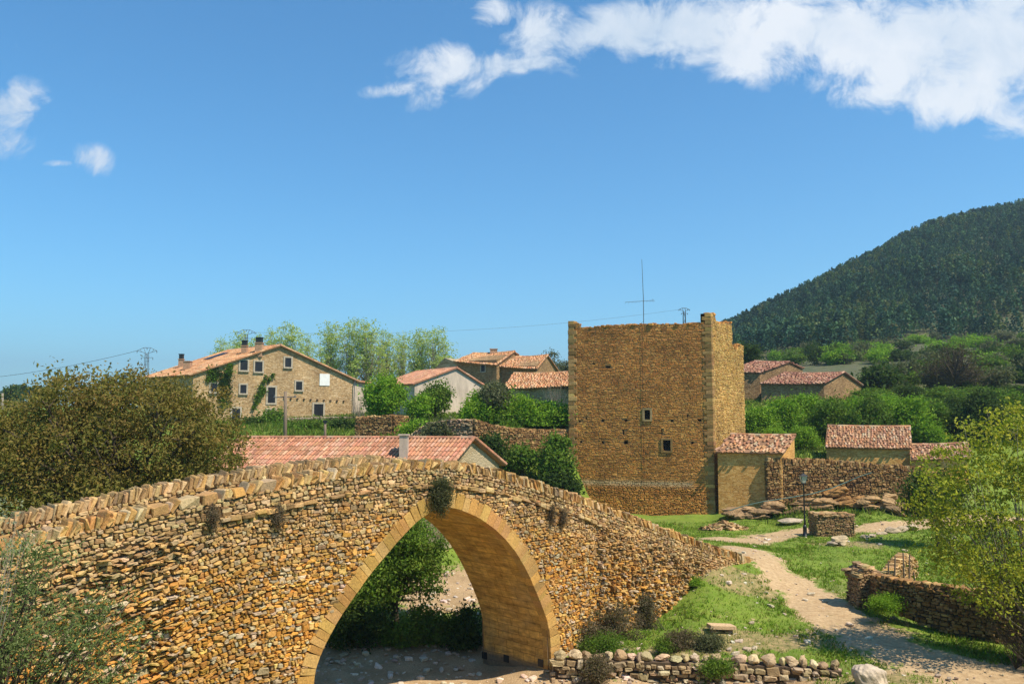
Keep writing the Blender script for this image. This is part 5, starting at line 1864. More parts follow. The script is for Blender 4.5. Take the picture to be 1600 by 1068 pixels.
PG = None
p1 = pylon(228, 543, 600, 150, 31, 'lattice power pylon standing alone left of the farmhouse roof', PG)
p2 = pylon(383, 515, 600, 175, 27, 'lattice power pylon rising behind the farmhouse chimneys', PG)
p3 = pylon(1071, 481, 600, 190, 17, 'small lattice power pylon top showing above the tower wall', PG)
wl = U(-80, 595, 165)
mb = MB()
for dz in (0.0,):
    a, b = wl, p1[0]
    k = np.linspace(0, 1, 16)[:, None]
    mb.tube(a + (b - a) * k - Z * (4 * .9 * k * (1 - k)), .035, 4)
tag(mb.build('power_wire', M['steel']), 'thin power wire crossing the sky at the far left', 'wire')
mb = MB()
a, b = p2[1], p3[0]
k = np.linspace(0, 1, 30)[:, None]
mb.tube(a + (b - a) * k - Z * (4 * 2.0 * k * (1 - k)), .02, 4)
tag(mb.build('power_wire', M['steel']), 'faint power wire between the two pylons behind the village and the tower', 'wire')

# hose on the garden wall
pts = []
for (px, py, Yd) in ((1140, 797, 59.4), (1160, 790, 59.5), (1190, 782, 59.8), (1230, 778, 60), (1270, 772, 60.2), (1300, 763, 62.7), (1325, 752, 62.8), (1345, 742, 62.9), (1362, 738, 63.0)):
    pts.append(U(px, py, Yd))
mb = MB(); mb.tube(smooth(np.array(pts), 1), .035, 6)
tag(mb.build('garden_hose', M['hose']), 'green hose hanging across the garden wall and outcrop', 'hose')
# wooden rail at the foot of the tower
root = thing('wooden_rail', 'broken dark wooden railing between the terrace wall and the tower', 'railing', U(860, 770, 61))
for (x0, y0, x1, y1) in ((818, 752, 894, 762), (848, 757, 893, 764)):
    mb = MB(); a, b = U(x0, y0, 60.6), U(x1, y1, 61.0)
    d = unit(b - a); mb.box((a + b) / 2, (b - a) / 2, np.cross(d, Z) * .05, Z * .09); mb.build('rail', M['darkwood'], root)
for px in (852, 866, 880, 892):
    mb = MB(); a, b = U(px, 757, 60.9), U(px, 790, 60.9); mb.box((a + b) / 2, (.06, 0, 0), (0, .05, 0), (b - a) / 2); mb.build('post', M['darkwood'], root)


# ------------------------------------------------------------------ plants
OLIVE = [(.18, .155, .034), (.235, .195, .042), (.135, .115, .026), (.26, .185, .052), (.21, .135, .038), (.155, .16, .034)]
FRESH = [(.15, .28, .02), (.20, .34, .028), (.115, .22, .018), (.25, .36, .036)]
MIDGREEN = [(.095, .18, .020), (.13, .22, .026), (.07, .14, .016), (.16, .24, .03), (.12, .15, .03)]
DARK = [(.045, .08, .016), (.06, .10, .02), (.035, .06, .012), (.075, .115, .024)]
YELLOW = [(.28, .31, .03), (.35, .36, .036), (.20, .25, .026), (.41, .38, .05)]
POPLAR = [(.36, .45, .11), (.42, .49, .14), (.30, .38, .09), (.45, .49, .17)]
DRY = [(.16, .12, .075), (.20, .15, .10), (.11, .08, .05), (.13, .12, .05)]
PINE = [(.036, .085, .050), (.050, .11, .058), (.026, .064, .042), (.070, .13, .052)]
GREY = [(.12, .13, .06), (.16, .165, .085), (.09, .10, .045)]


def leaf_quads(mb, P, size, cols, aspect=.5, up=.3):
    n = len(P)
    d = rng.normal(0, 1, (n, 3)); d[:, 2] += up * rng.normal(0, 1, n)
    d /= np.linalg.norm(d, axis=1)[:, None]
    r = rng.normal(0, 1, (n, 3))
    s = np.cross(d, r); s /= np.linalg.norm(s, axis=1)[:, None] + 1e-9
    sz = size * rng.uniform(.55, 1.35, n)[:, None]
    nn = np.cross(d, s) * .18 * sz
    V = np.stack([P - d * sz, P + s * sz * aspect + nn, P + d * sz, P - s * sz * aspect + nn], 1)
    q = np.arange(n * 4).reshape(n, 4)
    mb.add(V.reshape(-1, 3), q, np.repeat(cols, 4, axis=0))


def plant(name, label, cat, base, lobes, clusters, per, leaf, pal, sigma=.3, limbs=26, trunk_r=.12, trunk_h=.3, bark='bark', shell=.5, stems=1, group=None, aspect=.5, leafname='crown', stemname='trunk', spread=.25, twigs=0, hang=0.0, mat='leaf', low=0.02):
    """lobes: list of (x, y, z, rx, ry, rz) offsets from the base"""
    base = np.asarray(base, float)
    root = thing(name, label, cat, base, group)
    lob = np.array(lobes, float)
    if len(lob) <= 6:
        ex = []
        for _ in range(7):
            q = lob[rng.integers(0, len(lob))]
            dd = rng.normal(0, 1, 3); dd[2] = abs(dd[2]); dd /= np.linalg.norm(dd)
            f = rng.uniform(.22, .42)
            ex.append((*(q[:3] + dd * q[3:6] * rng.uniform(.75, 1.12)), *(q[3:6] * f)))
        lob = np.vstack([lob, ex])
    vol = (lob[:, 3] * lob[:, 4] * lob[:, 5]) ** (2 / 3)
    li = rng.choice(len(lob), clusters, p=vol / vol.sum())
    dv = rng.normal(0, 1, (clusters, 3)); dv /= np.linalg.norm(dv, axis=1)[:, None]
    rad = rng.random(clusters) ** shell
    C = lob[li, :3] + dv * rad[:, None] * lob[li, 3:6]
    C[:, 2] = np.maximum(C[:, 2], low + .06)
    # leaves
    npc = rng.poisson(per, clusters)
    ci = np.repeat(np.arange(clusters), npc)
    sg = sigma * rng.uniform(.5, 1.4, clusters)
    P = C[ci] + rng.normal(0, 1, (len(ci), 3)) * sg[ci, None] * np.array([1, 1, .75])
    P[:, 2] -= hang * rng.random(len(ci))
    P[:, 2] = np.maximum(P[:, 2], low)
    cc = pick(pal, clusters, .12)[ci]
    cols = np.clip(cc * .55 + pick(pal, len(ci), .15) * .45, .004, .6)
    mb = MB()
    leaf_quads(mb, P + base, leaf, cols, aspect)
    crown = mb.build(leafname, M[mat], root)
    # woody parts
    mb = MB()
    top = lob[:, 2].max()
    order = rng.permutation(clusters)[:limbs]
    starts = [np.array([rng.normal(0, spread * .35), rng.normal(0, spread * .35), 0]) for _ in range(stems)] if stems > 1 else [np.zeros(3)]
    heads = []
    ctr = lob[:, :3].mean(0)
    for s in starts:
        th = top * trunk_h
        lean = (ctr[:2] * .25 if stems == 1 else (s[:2] * 2.0 + ctr[:2] * .3))
        h = np.array([s[0] + lean[0] * .5, s[1] + lean[1] * .5, th])
        heads.append((s, h))
        if trunk_h > 0:
            k = np.linspace(0, 1, 5)[:, None]
            pth = s + (h - s) * k + np.sin(k * 3.1) * rng.normal(0, .04 * max(th, .5), 3)
            pth[0, 2] -= .25
            mb.tube(pth + base, np.linspace(trunk_r * 1.25, trunk_r * .8, 5), 8)
    for j in order:
        s, h = heads[j % len(heads)]
        e = C[j]
        st = h * rng.uniform(.75, 1.0) if trunk_h > 0 else s
        m = st + (e - st) * .5 + np.array([0, 0, -.08 * np.linalg.norm(e - st)]) + rng.normal(0, .05, 3) * np.linalg.norm(e - st)
        k = np.linspace(0, 1, 6)[:, None]
        pth = st * (1 - k) ** 2 + 2 * m * k * (1 - k) + e * k ** 2
        r0 = trunk_r * rng.uniform(.25, .55)
        mb.tube(pth + base, np.linspace(r0, r0 * .16, 6), 5)
        for _ in range(twigs):
            kk = rng.uniform(.4, 1)
            o = st * (1 - kk) ** 2 + 2 * m * kk * (1 - kk) + e * kk ** 2
            d = rng.normal(0, 1, 3); d[2] = abs(d[2]) * .8
            d = d / np.linalg.norm(d) * rng.uniform(.5, 1.3) * sigma * 1.8
            mb.tube(np.array([o, o + d * .5 + rng.normal(0, .05, 3) * sigma, o + d]) + base, [r0 * .22, r0 * .15, r0 * .08], 4)
    mb.build(stemname, M[bark], root, True)
    return root


def copy_thing(o, loc, rotz=0.0, scale=1.0, label=None, group=None, sz=None):
    r = o.copy(); COL.objects.link(r)
    r.location = [float(q) for q in loc]
    r.rotation_euler = (0, 0, rotz)
    r.scale = (scale, scale, (sz if sz else scale))
    if label: r['label'] = label
    if group: r['group'] = group
    for ch in o.children:
        c = ch.copy(); COL.objects.link(c); c.parent = r
    return r


def img_lobes(specs, base):
    """lobes from picture ellipses: (px, py, rx_px, ry_px, Y, depth_radius)"""
    out = []
    for (px, py, rx, ry, Y, rd) in specs:
        p = U(px, py, Y) - base
        out.append((*p, rx / F * Y, rd, ry / F * Y))
    return out


def build_plants():
    # broad brown-olive tree behind the bridge, left
    b = on_ground(205, 36.0)
    plant('walnut_tree', 'broad tree with dense brown olive foliage filling the left behind the bridge', 'tree', b,
          img_lobes([(200, 690, 150, 110, 36, 4), (100, 680, 110, 90, 35, 3.4), (300, 690, 78, 92, 36, 3), (150, 630, 80, 56, 36, 3), (225, 630, 75, 50, 36, 3), (40, 700, 70, 80, 34, 3), (-50, 700, 90, 80, 33, 3), (120, 760, 120, 60, 34.5, 3), (280, 745, 70, 50, 36, 2.6), (20, 770, 90, 50, 33, 2.5), (335, 710, 40, 48, 36, 2)], b),
          620, 115, .082, OLIVE, .36, 80, .34, .42, 'bark', .45, 1, None, .5, twigs=5)
    # yellow-green tree on the right
    b = on_ground(1592, 30.0)
    plant('young_poplar', 'sparse yellow green young tree leaning over the paddock wall at the right edge', 'tree', b,
          img_lobes([(1560, 690, 42, 72, 30, 1.5), (1520, 720, 42, 70, 30, 1.5), (1480, 760, 48, 70, 30, 1.5), (1455, 790, 34, 60, 30, 1.2), (1480, 850, 52, 56, 30, 1.6), (1540, 820, 62, 90, 30, 1.8), (1590, 760, 55, 120, 30, 1.8), (1620, 680, 50, 70, 30, 1.6), (1550, 910, 60, 60, 29.5, 1.5), (1490, 885, 42, 36, 29.5, 1.2), (1600, 900, 50, 90, 29.5, 1.6), (1640, 820, 50, 110, 30, 1.6), (1600, 660, 24, 40, 30, 1)], b),
          560, 30, .066, YELLOW, .22, 120, .075, .12, 'palebark', .55, 6, None, .6, twigs=4, spread=.7)
    # dark understorey behind it
    b = on_ground(1455, 50.0)
    plant('dark_shrub', 'dark green shrub behind the yellow tree near the far path', 'shrub', b, img_lobes([(1465, 770, 36, 40, 50, 1.3), (1440, 775, 25, 36, 50, 1.2)], b), 110, 55, .10, DARK, .28, 16, .09, .35, 'bark', .5, 1, None, .5, 'foliage', 'stem')
    b = on_ground(1590, 29.5)
    plant('tangled_thicket', 'tangle of dry brown twigs under the yellow tree at the right edge', 'shrub', b, img_lobes([(1580, 980, 50, 50, 29.5, 1.1), (1545, 960, 40, 30, 29.8, .8), (1630, 960, 60, 60, 29.5, 1.2)], b), 160, 16, .045, [(.07, .075, .022), (.10, .08, .04), (.05, .05, .02)], .2, 120, .035, 0.0, 'bark', .6, 9, None, .35, 'foliage', 'twigs', spread=1.6, twigs=5)
    # tree behind the arch
    b = on_ground(625, 35.5)
    plant('green_tree', 'green leafy tree framed by the arch of the bridge', 'tree', b, img_lobes([(640, 860, 55, 42, 36, 1.5), (600, 900, 55, 50, 35.5, 1.4), (665, 895, 35, 38, 36, 1.2), (560, 930, 45, 50, 35, 1.2), (640, 830, 40, 30, 36.5, 1.2)], b), 330, 60, .075, MIDGREEN, .26, 44, .11, .40, 'bark', .5, 2, None, .5, twigs=3)
    for i, (px, py, rx, ry, Yd, pal, lab) in enumerate(((560, 975, 60, 42, 34.3, DARK, 'dark low bush on the left bank under the arch'), (640, 985, 45, 40, 34.5, MIDGREEN, 'green bush on the bank in the middle of the arch'), (695, 985, 42, 38, 35.0, MIDGREEN, 'leafy green bush near the right pier seen through the arch'), (728, 1000, 24, 46, 34.6, DARK, 'very dark shaded bush against the inside of the right pier'))):
        b = on_ground(px, Yd)
        plant('river_bush', lab, 'shrub', b, img_lobes([(px, py, rx, ry, Yd, .9), (px - rx * .3, py + ry * .4, rx * .7, ry * .6, Yd - .2, .8)], b), 120, 45, .07, pal, .22, 16, .04, 0.0, 'bark', .5, 4, None, .5, 'foliage', 'stems', spread=.8)
    # bushes among the houses
    spec = [('bushy_tree', 'bright green bushy tree right of the farmhouse, above the short terrace wall', 'tree', 602, 615, 30, 32, 76, 2.0, FRESH, 380),
            ('leafy_shrub', 'dark green upright shrub in front of the grey rendered gable', 'shrub', 681, 621, 19, 24, 78, 1.4, MIDGREEN, 190),
            ('leafy_shrub', 'small round green shrub left of the grassy mound', 'shrub', 654, 634, 16, 14, 74, 1.1, FRESH, 120),
            ('leafy_shrub', 'green shrub growing at the foot of the tower, left side', 'shrub', 868, 718, 24, 36, 60.2, 1.3, MIDGREEN, 240),
            ('leafy_shrub', 'dark trailing bush on the terrace wall near the barn gable', 'shrub', 768, 700, 20, 22, 60.2, .8, DARK, 110),
            ('leafy_shrub', 'green brambles on the yard wall right of the utility pole', 'shrub', 478, 671, 24, 9, 74, 1.2, MIDGREEN, 120),
            ('leafy_shrub', 'darker brambles beside the short grey post', 'shrub', 533, 668, 18, 12, 76, 1.0, DARK, 110),
            ('leafy_shrub', 'greyish dry scrub on the grassy mound above the pink roof', 'shrub', 690, 674, 22, 13, 61.5, .9, GREY, 150),
            ('leafy_shrub', 'low bright green growth on the left flank of the grassy mound', 'shrub', 648, 672, 18, 12, 63.5, 1.0, FRESH, 120),
            ('leafy_shrub', 'dark bush behind the bridge parapet under the left corner of the tower', 'shrub', 880, 757, 22, 16, 59.6, 1.0, DARK, 160),
            ('leafy_shrub', 'low weedy bush at the base of the terrace wall', 'shrub', 815, 716, 26, 14, 60.6, .8, MIDGREEN, 100),
            ('leafy_shrub', 'dark green bush against the farmhouse door', 'shrub', 424, 657, 16, 16, 82, 1.0, MIDGREEN, 110),
            ('leafy_shrub', 'dark bush at the corner of the farmhouse, left of the pole', 'shrub', 398, 664, 14, 10, 82, 1.0, DARK, 80)]
    for (nm, lab, cat, px, py, rx, ry, Yd, rd, pal, ncl) in spec:
        b = on_ground(px, Yd)
        plant(nm, lab, cat, b, img_lobes([(px, py, rx, ry, Yd, rd), (px - rx * .3, py + ry * .35, rx * .7, ry * .7, Yd, rd * .8), (px + rx * .35, py + ry * .3, rx * .6, ry * .6, Yd - .3, rd * .8)], b), ncl, 30, .13, pal, .32, 18, .07, .3, 'bark', .5, 2, None, .55, 'crown' if cat == 'tree' else 'foliage', 'trunk' if cat == 'tree' else 'stems')
    # bright hedge left of the tower
    for (px, py, rx, ry, pal, lab) in ((748, 640, 26, 24, FRESH, 'leftmost rounded bush of the bright green hedge above the terrace wall'), (800, 642, 36, 30, FRESH, 'broad bush in the middle of the bright green hedge above the terrace wall'), (855, 648, 40, 22, FRESH, 'bright hedge bush touching the tower above the terrace wall'), (776, 618, 16, 22, GREY, 'thin greyish shrub sticking up out of the bright green hedge'), (782, 655, 30, 14, MIDGREEN, 'lower darker green bush in front of the bright hedge')):
        b = on_ground(px, 68.5)
        plant('hedge_bush', lab, 'shrub', b, img_lobes([(px, py, rx, ry, 68.5, 1.6), (px - rx * .4, py + ry * .3, rx * .6, ry * .7, 67.8, 1.2), (px + rx * .4, py + ry * .2, rx * .6, ry * .7, 68, 1.2)], b), 260, 30, .115, pal, .30, 20, .06, .25, 'bark', .5, 3, None, .55, 'foliage', 'stems')
    # bare bushes by the annexe and the shed
    for (px, py, rx, ry, Yd, lab) in ((563, 625, 14, 30, 84, 'leafless grey shrub against the farmhouse annexe'), (868, 612, 20, 22, 77, 'leafless grey shrub in front of the long shed')):
        b = on_ground(px, Yd)
        plant('bare_shrub', lab, 'shrub', b, img_lobes([(px, py, rx, ry, Yd, 1.0)], b), 70, 2, .05, DRY, .3, 60, .035, 0.0, 'palebark', .6, 7, None, .3, 'foliage', 'twigs', spread=1.2, twigs=3)
    # poplars behind the houses
    proto = None
    for i, (px, yt, yb, wp, Yd) in enumerate(((345, 528, 600, 20, 135), (372, 518, 600, 20, 132), (400, 522, 600, 18, 136), (425, 512, 600, 22, 130), (452, 504, 600, 24, 128), (478, 524, 600, 18, 134), (515, 503, 610, 28, 124), (548, 498, 610, 22, 122), (574, 499, 612, 26, 121), (603, 516, 612, 24, 126), (628, 520, 612, 20, 130), (655, 514, 612, 24, 124), (682, 511, 600, 26, 122), (690, 555, 600, 22, 118))):
        b = on_ground(px, Yd)
        H = U(px, yt, Yd)[2] - b[2]
        if proto is None:
            H0, w0 = 12.0, 2.0
            lobes = [(0, 0, H0 * f, w0 * r, w0 * r, H0 * .13) for f, r in ((.32, .5), (.45, .75), (.58, 1.0), (.70, 1.05), (.82, .9), (.92, .6))] + [(1.7, .2, 6.0, .7, .9, 2.4), (-1.6, .1, 6.8, .7, .9, 2.6), (.9, .5, 9.4, .55, .7, 2.4), (-.8, -.3, 9.0, .5, .7, 2.2), (2.3, 0, 4.5, .6, .7, 1.6), (-2.3, 0, 5.0, .6, .7, 1.7)]
            proto = plant('poplar_tree', 'upright poplar with thin pale spring leaves behind the village roofs', 'tree', b, lobes, 460, 9, .115, POPLAR, .26, 130, .11, .30, 'palebark', .75, 4, 'poplars behind the village roofs', .55, twigs=2)
            proto.scale = (1, 1, H / H0)
            o = proto
            mw = proto
        else:
            s = (wp / F * Yd) / 2.0 * 1.12 * (.85 + .3 * ((i * 37) % 10) / 10)
            copy_thing(proto, b, i * 1.3, s, None, None, H / 12.0)
    # thicket right of the tower
    thick = [(1185, 668, 30, 34, FRESH), (1225, 655, 34, 36, FRESH), (1262, 648, 34, 34, FRESH), (1300, 655, 34, 34, MIDGREEN), (1340, 648, 34, 30, FRESH), (1380, 645, 36, 30, FRESH), (1420, 652, 34, 34, FRESH), (1455, 660, 34, 36, MIDGREEN), (1490, 655, 30, 34, DARK), (1205, 690, 28, 22, FRESH), (1250, 685, 24, 20, FRESH), (1450, 690, 26, 26, FRESH), (1530, 650, 40, 40, DARK), (1580, 650, 40, 40, MIDGREEN), (1235, 635, 22, 16, MIDGREEN), (1360, 630, 30, 16, MIDGREEN), (1365, 618, 34, 12, MIDGREEN), (1420, 620, 36, 14, DARK), (1470, 618, 34, 14, MIDGREEN), (1530, 620, 40, 16, MIDGREEN), (1590, 618, 40, 16, DARK)]
    protos = {}
    for i, (px, py, rx, ry, pal) in enumerate(thick):
        Yd = 78.0 + (i % 3) * 2.2 - (6 if py > 680 else 0) + (14 if py < 622 else 0)
        b = on_ground(px, Yd)
        key = id(pal)
        if key not in protos:
            lab = {id(FRESH): 'bright green leafy bush in the thicket behind the sheds', id(MIDGREEN): 'mid green leafy bush in the thicket behind the sheds', id(DARK): 'dark green bush at the right end of the thicket behind the sheds'}[key]
            protos[key] = (plant('thicket_bush', lab, 'shrub', b, [(0, 0, 2.0, 2.0, 1.8, 1.6), (-1, 0, 1.3, 1.2, 1.2, 1.2), (1, -.2, 1.4, 1.2, 1.2, 1.2), (.3, .2, 3.0, .9, .9, .8), (-.5, -.1, 2.9, .8, .8, .8)], 330, 26, .12, pal, .34, 30, .05, 0.0, 'bark', .5, 5, 'bushes of the thicket behind the sheds', .55, 'foliage', 'stems', spread=.8), 1)
            o = protos[key][0]
            s = (rx / F * Yd) / 2.0
            o.scale = (s, s, s * 1.0)
            ztop = U(px, py - ry, Yd)[2]
            o.scale[2] = max(.5, (ztop - b[2]) / 3.9)
        else:
            s = (rx / F * Yd) / 2.0
            ztop = U(px, py - ry, Yd)[2]
            copy_thing(protos[key][0], b, i * 1.9, s, None, None, max(.5, (ztop - b[2]) / 3.9))
    # hillside shrubs above the barns
    b = on_ground(1414, 150)
    plant('juniper', 'wide dark evergreen bush on the slope above the barns', 'shrub', b, img_lobes([(1414, 560, 30, 12, 150, 2.4), (1400, 562, 18, 9, 150, 2), (1430, 563, 18, 8, 150, 2)], b), 240, 34, .22, DARK, .4, 20, .2, .25, 'bark', .5, 1, None, .5, 'foliage', 'stem')
    b = on_ground(1352, 155)
    plant('pale_bush', 'pale yellow green round bush on the slope left of the dark evergreen bush', 'shrub', b, img_lobes([(1350, 560, 22, 9, 155, 2.2), (1362, 566, 16, 7, 155, 2)], b), 130, 30, .22, [(.16, .2, .07), (.2, .24, .09)], .4, 20, .15, .2, 'bark', .5, 1, None, .5, 'foliage', 'stem')
    b = on_ground(1490, 104)
    plant('bare_oak', 'dark crooked nearly leafless tree on the slope right of the barns', 'tree', b, img_lobes([(1490, 570, 45, 28, 104, 2.6), (1520, 585, 34, 22, 104, 2.2), (1455, 580, 26, 20, 104, 2), (1490, 550, 30, 14, 104, 2)], b), 240, 9, .13, [(.075, .06, .022), (.095, .075, .03)], .5, 150, .32, .30, 'bark', .6, 1, None, .5, twigs=4)
    for i, (px, py, Yd, s, pal) in enumerate(((1170, 560, 118, 3.4, DARK),)):
        b = on_ground(px, Yd)
        plant('dark_pine', 'dark rounded pine rising just right of the broken tower corner', 'tree', b, img_lobes([(px, 563, 18, 24, Yd, 2.0), (px - 6, 553, 10, 14, Yd, 1.4)], b), 200, 30, .16, DARK, .36, 20, .2, .3, 'bark', .5, 1, None, .4)
    small = None
    pals = [MIDGREEN, GREY, DARK, FRESH]
    sp = []
    labs = ['mid green bush dotted on the dry hillside above the thicket', 'greyish scrub bush dotted on the dry hillside above the thicket', 'dark scrub bush dotted on the dry hillside above the thicket', 'fresh green bush dotted on the dry hillside above the thicket']
    for k in range(4):
        b = on_ground([1440, 1380, 1540, 1330][k], [126, 122, 140, 172][k])
        sp.append(plant('hillside_bush', labs[k], 'shrub', b, [(0, 0, .9, 1.4, 1.4, .9), (.7, .1, .7, .8, .8, .7)], 60, 26, .17, pals[k], .34, 8, .05, 0.0, 'bark', .5, 3, 'bushes scattered on the hillside', .5, 'foliage', 'stems', spread=.5))
    r = np.random.default_rng(5)
    for i in range(170):
        px = r.uniform(1195, 1640); Yd = r.uniform(104, 205)
        b = on_ground(px, Yd)
        py = 650 - (b[2] - 9) / Yd * F
        if (px < 1350 and py > 570) or (1380 < px < 1450 and 545 < py < 580):
            continue
        copy_thing(sp[r.integers(0, 4) if py < 575 else [0, 1, 1, 2][r.integers(0, 4)]], b, r.uniform(0, 6), r.uniform(.7, 1.9), None, None, r.uniform(.6, 1.7))
    # trees beyond, between the shed and the tower
    for (px, py, rx, ry, Yd, pal, lab) in ((858, 566, 18, 18, 135, GREY, 'pale budding tree left of the tower above the long shed'), (835, 574, 10, 8, 138, MIDGREEN, 'small green tree top peeping over the roofs left of the pale budding tree'), (884, 575, 12, 10, 140, GREY, 'low pale tree half hidden by the tower')):
        b = on_ground(px, Yd)
        plant('distant_tree', lab, 'tree', b, img_lobes([(px, py, rx, ry, Yd, 1.6), (px - rx * .4, py + ry * .5, rx * .7, ry * .7, Yd, 1.4), (px + rx * .4, py + ry * .6, rx * .6, ry * .7, Yd, 1.4)], b), 130, 20, .16, pal, .34, 40, .12, .4, 'palebark', .6, 1, None, .5)
    for i, (px, py, rx, ry, Yd, lab) in enumerate(((12, 622, 16, 12, 180, 'distant green tree at the far left edge'), (55, 614, 40, 10, 230, 'distant dark tree line behind the brown tree at far left'), (18, 640, 40, 9, 160, 'low brownish scrub at the far left edge'))):
        b = on_ground(px, Yd)
        plant('distant_tree', lab, 'tree', b, img_lobes([(px, py, rx, ry, Yd, 3)], b), 120, 26, .3, DARK if i < 2 else OLIVE, .6, 10, .2, .3, 'bark', .5)
    # ivy on the farmhouse
    for (pts, lab, wd) in (([(360, 570, 4), (357, 580, 7), (352, 590, 9), (350, 600, 9), (352, 612, 9), (350, 622, 8), (348, 630, 5), (338, 582, 8), (328, 578, 5), (325, 592, 4), (334, 590, 5)], 'broad mass of ivy climbing the left part of the farmhouse gable', 1), ([(396, 636, 3), (400, 628, 4), (404, 618, 6), (408, 606, 5), (412, 596, 3), (415, 588, 2), (420, 592, 3), (426, 586, 3), (411, 612, 5)], 'forked strand of ivy climbing beside the farmhouse balcony door', 1)):
        base = plane_pt(pts[0][0], 640, FA, FNR)
        root = thing('ivy', lab, 'climbing plant', base)
        mb = MB(); st = MB()
        for (px, py, r) in pts:
            c = plane_pt(px, py, FA, FNR) + FNR * .12
            rr = r / F * 90
            n = int(200 * (r / 6) ** 1.4)
            P = c + rng.normal(0, rr * .55, (n, 1)) * FUX + rng.normal(0, rr * .6, (n, 1)) * Z + np.abs(rng.normal(0, .10, (n, 1))) * FNR
            leaf_quads(mb, P, .10, pick(MIDGREEN if r < 8 else [(.04, .075, .014), (.055, .10, .018), (.03, .055, .01)], n, .2), .6)
        mb.build('foliage', M['leaf'], root)
        sp_ = [plane_pt(px, py, FA, FNR) + FNR * .04 for (px, py, r) in pts]
        st.tube(smooth(np.array([base + FNR * .04] + sp_), 1), .03, 5); st.build('stem', M['bark'], root)
    # bush growing out of the bridge
    tz = onb(681, 772); bpos = bp(np.array(tz[0]), tz[1], -.02)
    plant('caper_bush', 'round grey green bush growing from the bridge wall just above the arch', 'shrub', bpos - Z * .0, [(BN[0] * .22, BN[1] * .22, .08, .40, .32, .36), (BN[0] * .25, BN[1] * .25, -.25, .32, .28, .40), (BN[0] * .2, BN[1] * .2, .3, .26, .22, .18)], 150, 38, .045, [(.10, .105, .045), (.13, .13, .06), (.07, .078, .03)], .10, 30, .02, 0.0, 'bark', .5, 1, None, .25, 'foliage', 'stems', twigs=2, low=-2)
    for (px, py, lab) in ((858, 800, 'left of two dry brown tufts hanging on the bridge wall right of the arch'), (876, 803, 'right of two dry brown tufts hanging on the bridge wall right of the arch'), (330, 800, 'dry brown tuft on the bridge wall left of the arch'), (430, 800, 'small dry tuft on the bridge wall between the arch and the left tuft')):
        tz = onb(px, py); bpos = bp(np.array(tz[0]), tz[1], -.03)
        plant('dry_tuft', lab, 'plant', bpos, [(BN[0] * .1, BN[1] * .1, .0, .16, .14, .22), (BN[0] * .1, BN[1] * .1, -.25, .12, .1, .25)], 50, 24, .04, [(.17, .125, .075), (.21, .16, .105), (.12, .09, .055)], .07, 14, .008, 0.0, 'bark', .5, 1, None, .2, 'foliage', 'stems', low=-2)
    # dry brush at the foot of the bridge
    for (px, py, rx, ry, Yd, pal, lab) in ((925, 985, 36, 28, 32.3, DRY, 'tangled brown brush against the bridge foot right of the arch'), (965, 975, 40, 34, 33.0, DRY, 'largest grey brown brush at the bridge foot'), (1010, 962, 20, 26, 34.5, DRY, 'thin upright brown brush at the right end of the brush row'), (945, 1005, 40, 14, 31.6, MIDGREEN, 'low green weeds in front of the brown brush'), (1060, 1003, 22, 14, 31.8, DRY, 'small brown brush on the bank above the riverside wall'), (1040, 1010, 16, 8, 31.4, MIDGREEN, 'small green tuft on the bank above the riverside wall'), (1086, 914, 12, 9, 37.3, FRESH, 'bright green round weed on the mound at the bridge end'), (935, 1045, 20, 14, 29.6, DRY, 'grey dry brush in front of the riverside wall'), (1120, 1042, 22, 9, 29.4, MIDGREEN, 'small green weed growing on the riverside wall'), (1385, 944, 26, 10, 34.5, FRESH, 'patch of tall green weeds in front of the square pillar'), (1110, 1003, 22, 8, 31.8, GREY, 'grey green low shrub right of the small brown brush'), (1345, 742, 3, 2, 61, FRESH, '')):
        if not lab:
            continue
        b = on_ground(px, Yd)
        dry = pal is DRY
        plant('brush' if dry else 'weed', lab, 'shrub' if dry else 'weeds', b, img_lobes([(px, py, rx, ry, Yd, rx / F * Yd * .8), (px - rx * .4, py + ry * .4, rx * .6, ry * .6, Yd - .1, rx / F * Yd * .6)], b), 190 if rx > 18 else 60, 26, .045, [(.17, .13, .08), (.13, .10, .055), (.10, .105, .03), (.21, .165, .11)] if dry else pal, .13, 60 if dry else 14, .016, 0.0, 'bark', .55, 5, None, .35, 'foliage', 'stems', spread=.8, twigs=4 if dry else 0)
    # twiggy shrub close to the viewer, bottom left
    b = np.array([*U(-40, 1100, 10.5)[:2], 0]); b[2] = float(gz(b[0], b[1]))
    plant('near_shrub', 'sparse twiggy shrub with small green leaves in the bottom left corner, close to the viewer', 'shrub', b,
          img_lobes([(40, 930, 60, 90, 10.5, .7), (90, 1000, 90, 70, 10.3, .7), (20, 1010, 80, 70, 10, .7), (150, 960, 60, 60, 10.8, .6), (60, 870, 40, 40, 10.8, .5), (170, 1040, 60, 40, 10.5, .5), (220, 990, 30, 30, 11, .4), (-40, 950, 80, 120, 10.4, .8)], b),
          380, 24, .028, [(.15, .19, .06), (.20, .24, .09), (.11, .145, .04)], .10, 90, .05, .1, 'bark', .6, 5, None, .32, 'foliage', 'stems', spread=.5, twigs=5)
    b2 = np.array([*U(-70, 1000, 9.0)[:2], 0]); b2[2] = float(gz(b2[0], b2[1]))
    plant('blossom_twigs', 'bare pale twigs with grey buds at the left edge, close to the viewer', 'shrub', b2, img_lobes([(10, 800, 18, 22, 9, .2), (20, 850, 30, 14, 9, .2), (-10, 830, 30, 50, 9, .3), (45, 840, 22, 10, 9, .15)], b2), 34, 10, .018, [(.3, .3, .2), (.24, .26, .15)], .045, 20, .022, .3, 'palebark', .6, 2, None, .4, 'foliage', 'twigs', twigs=2)


build_plants()


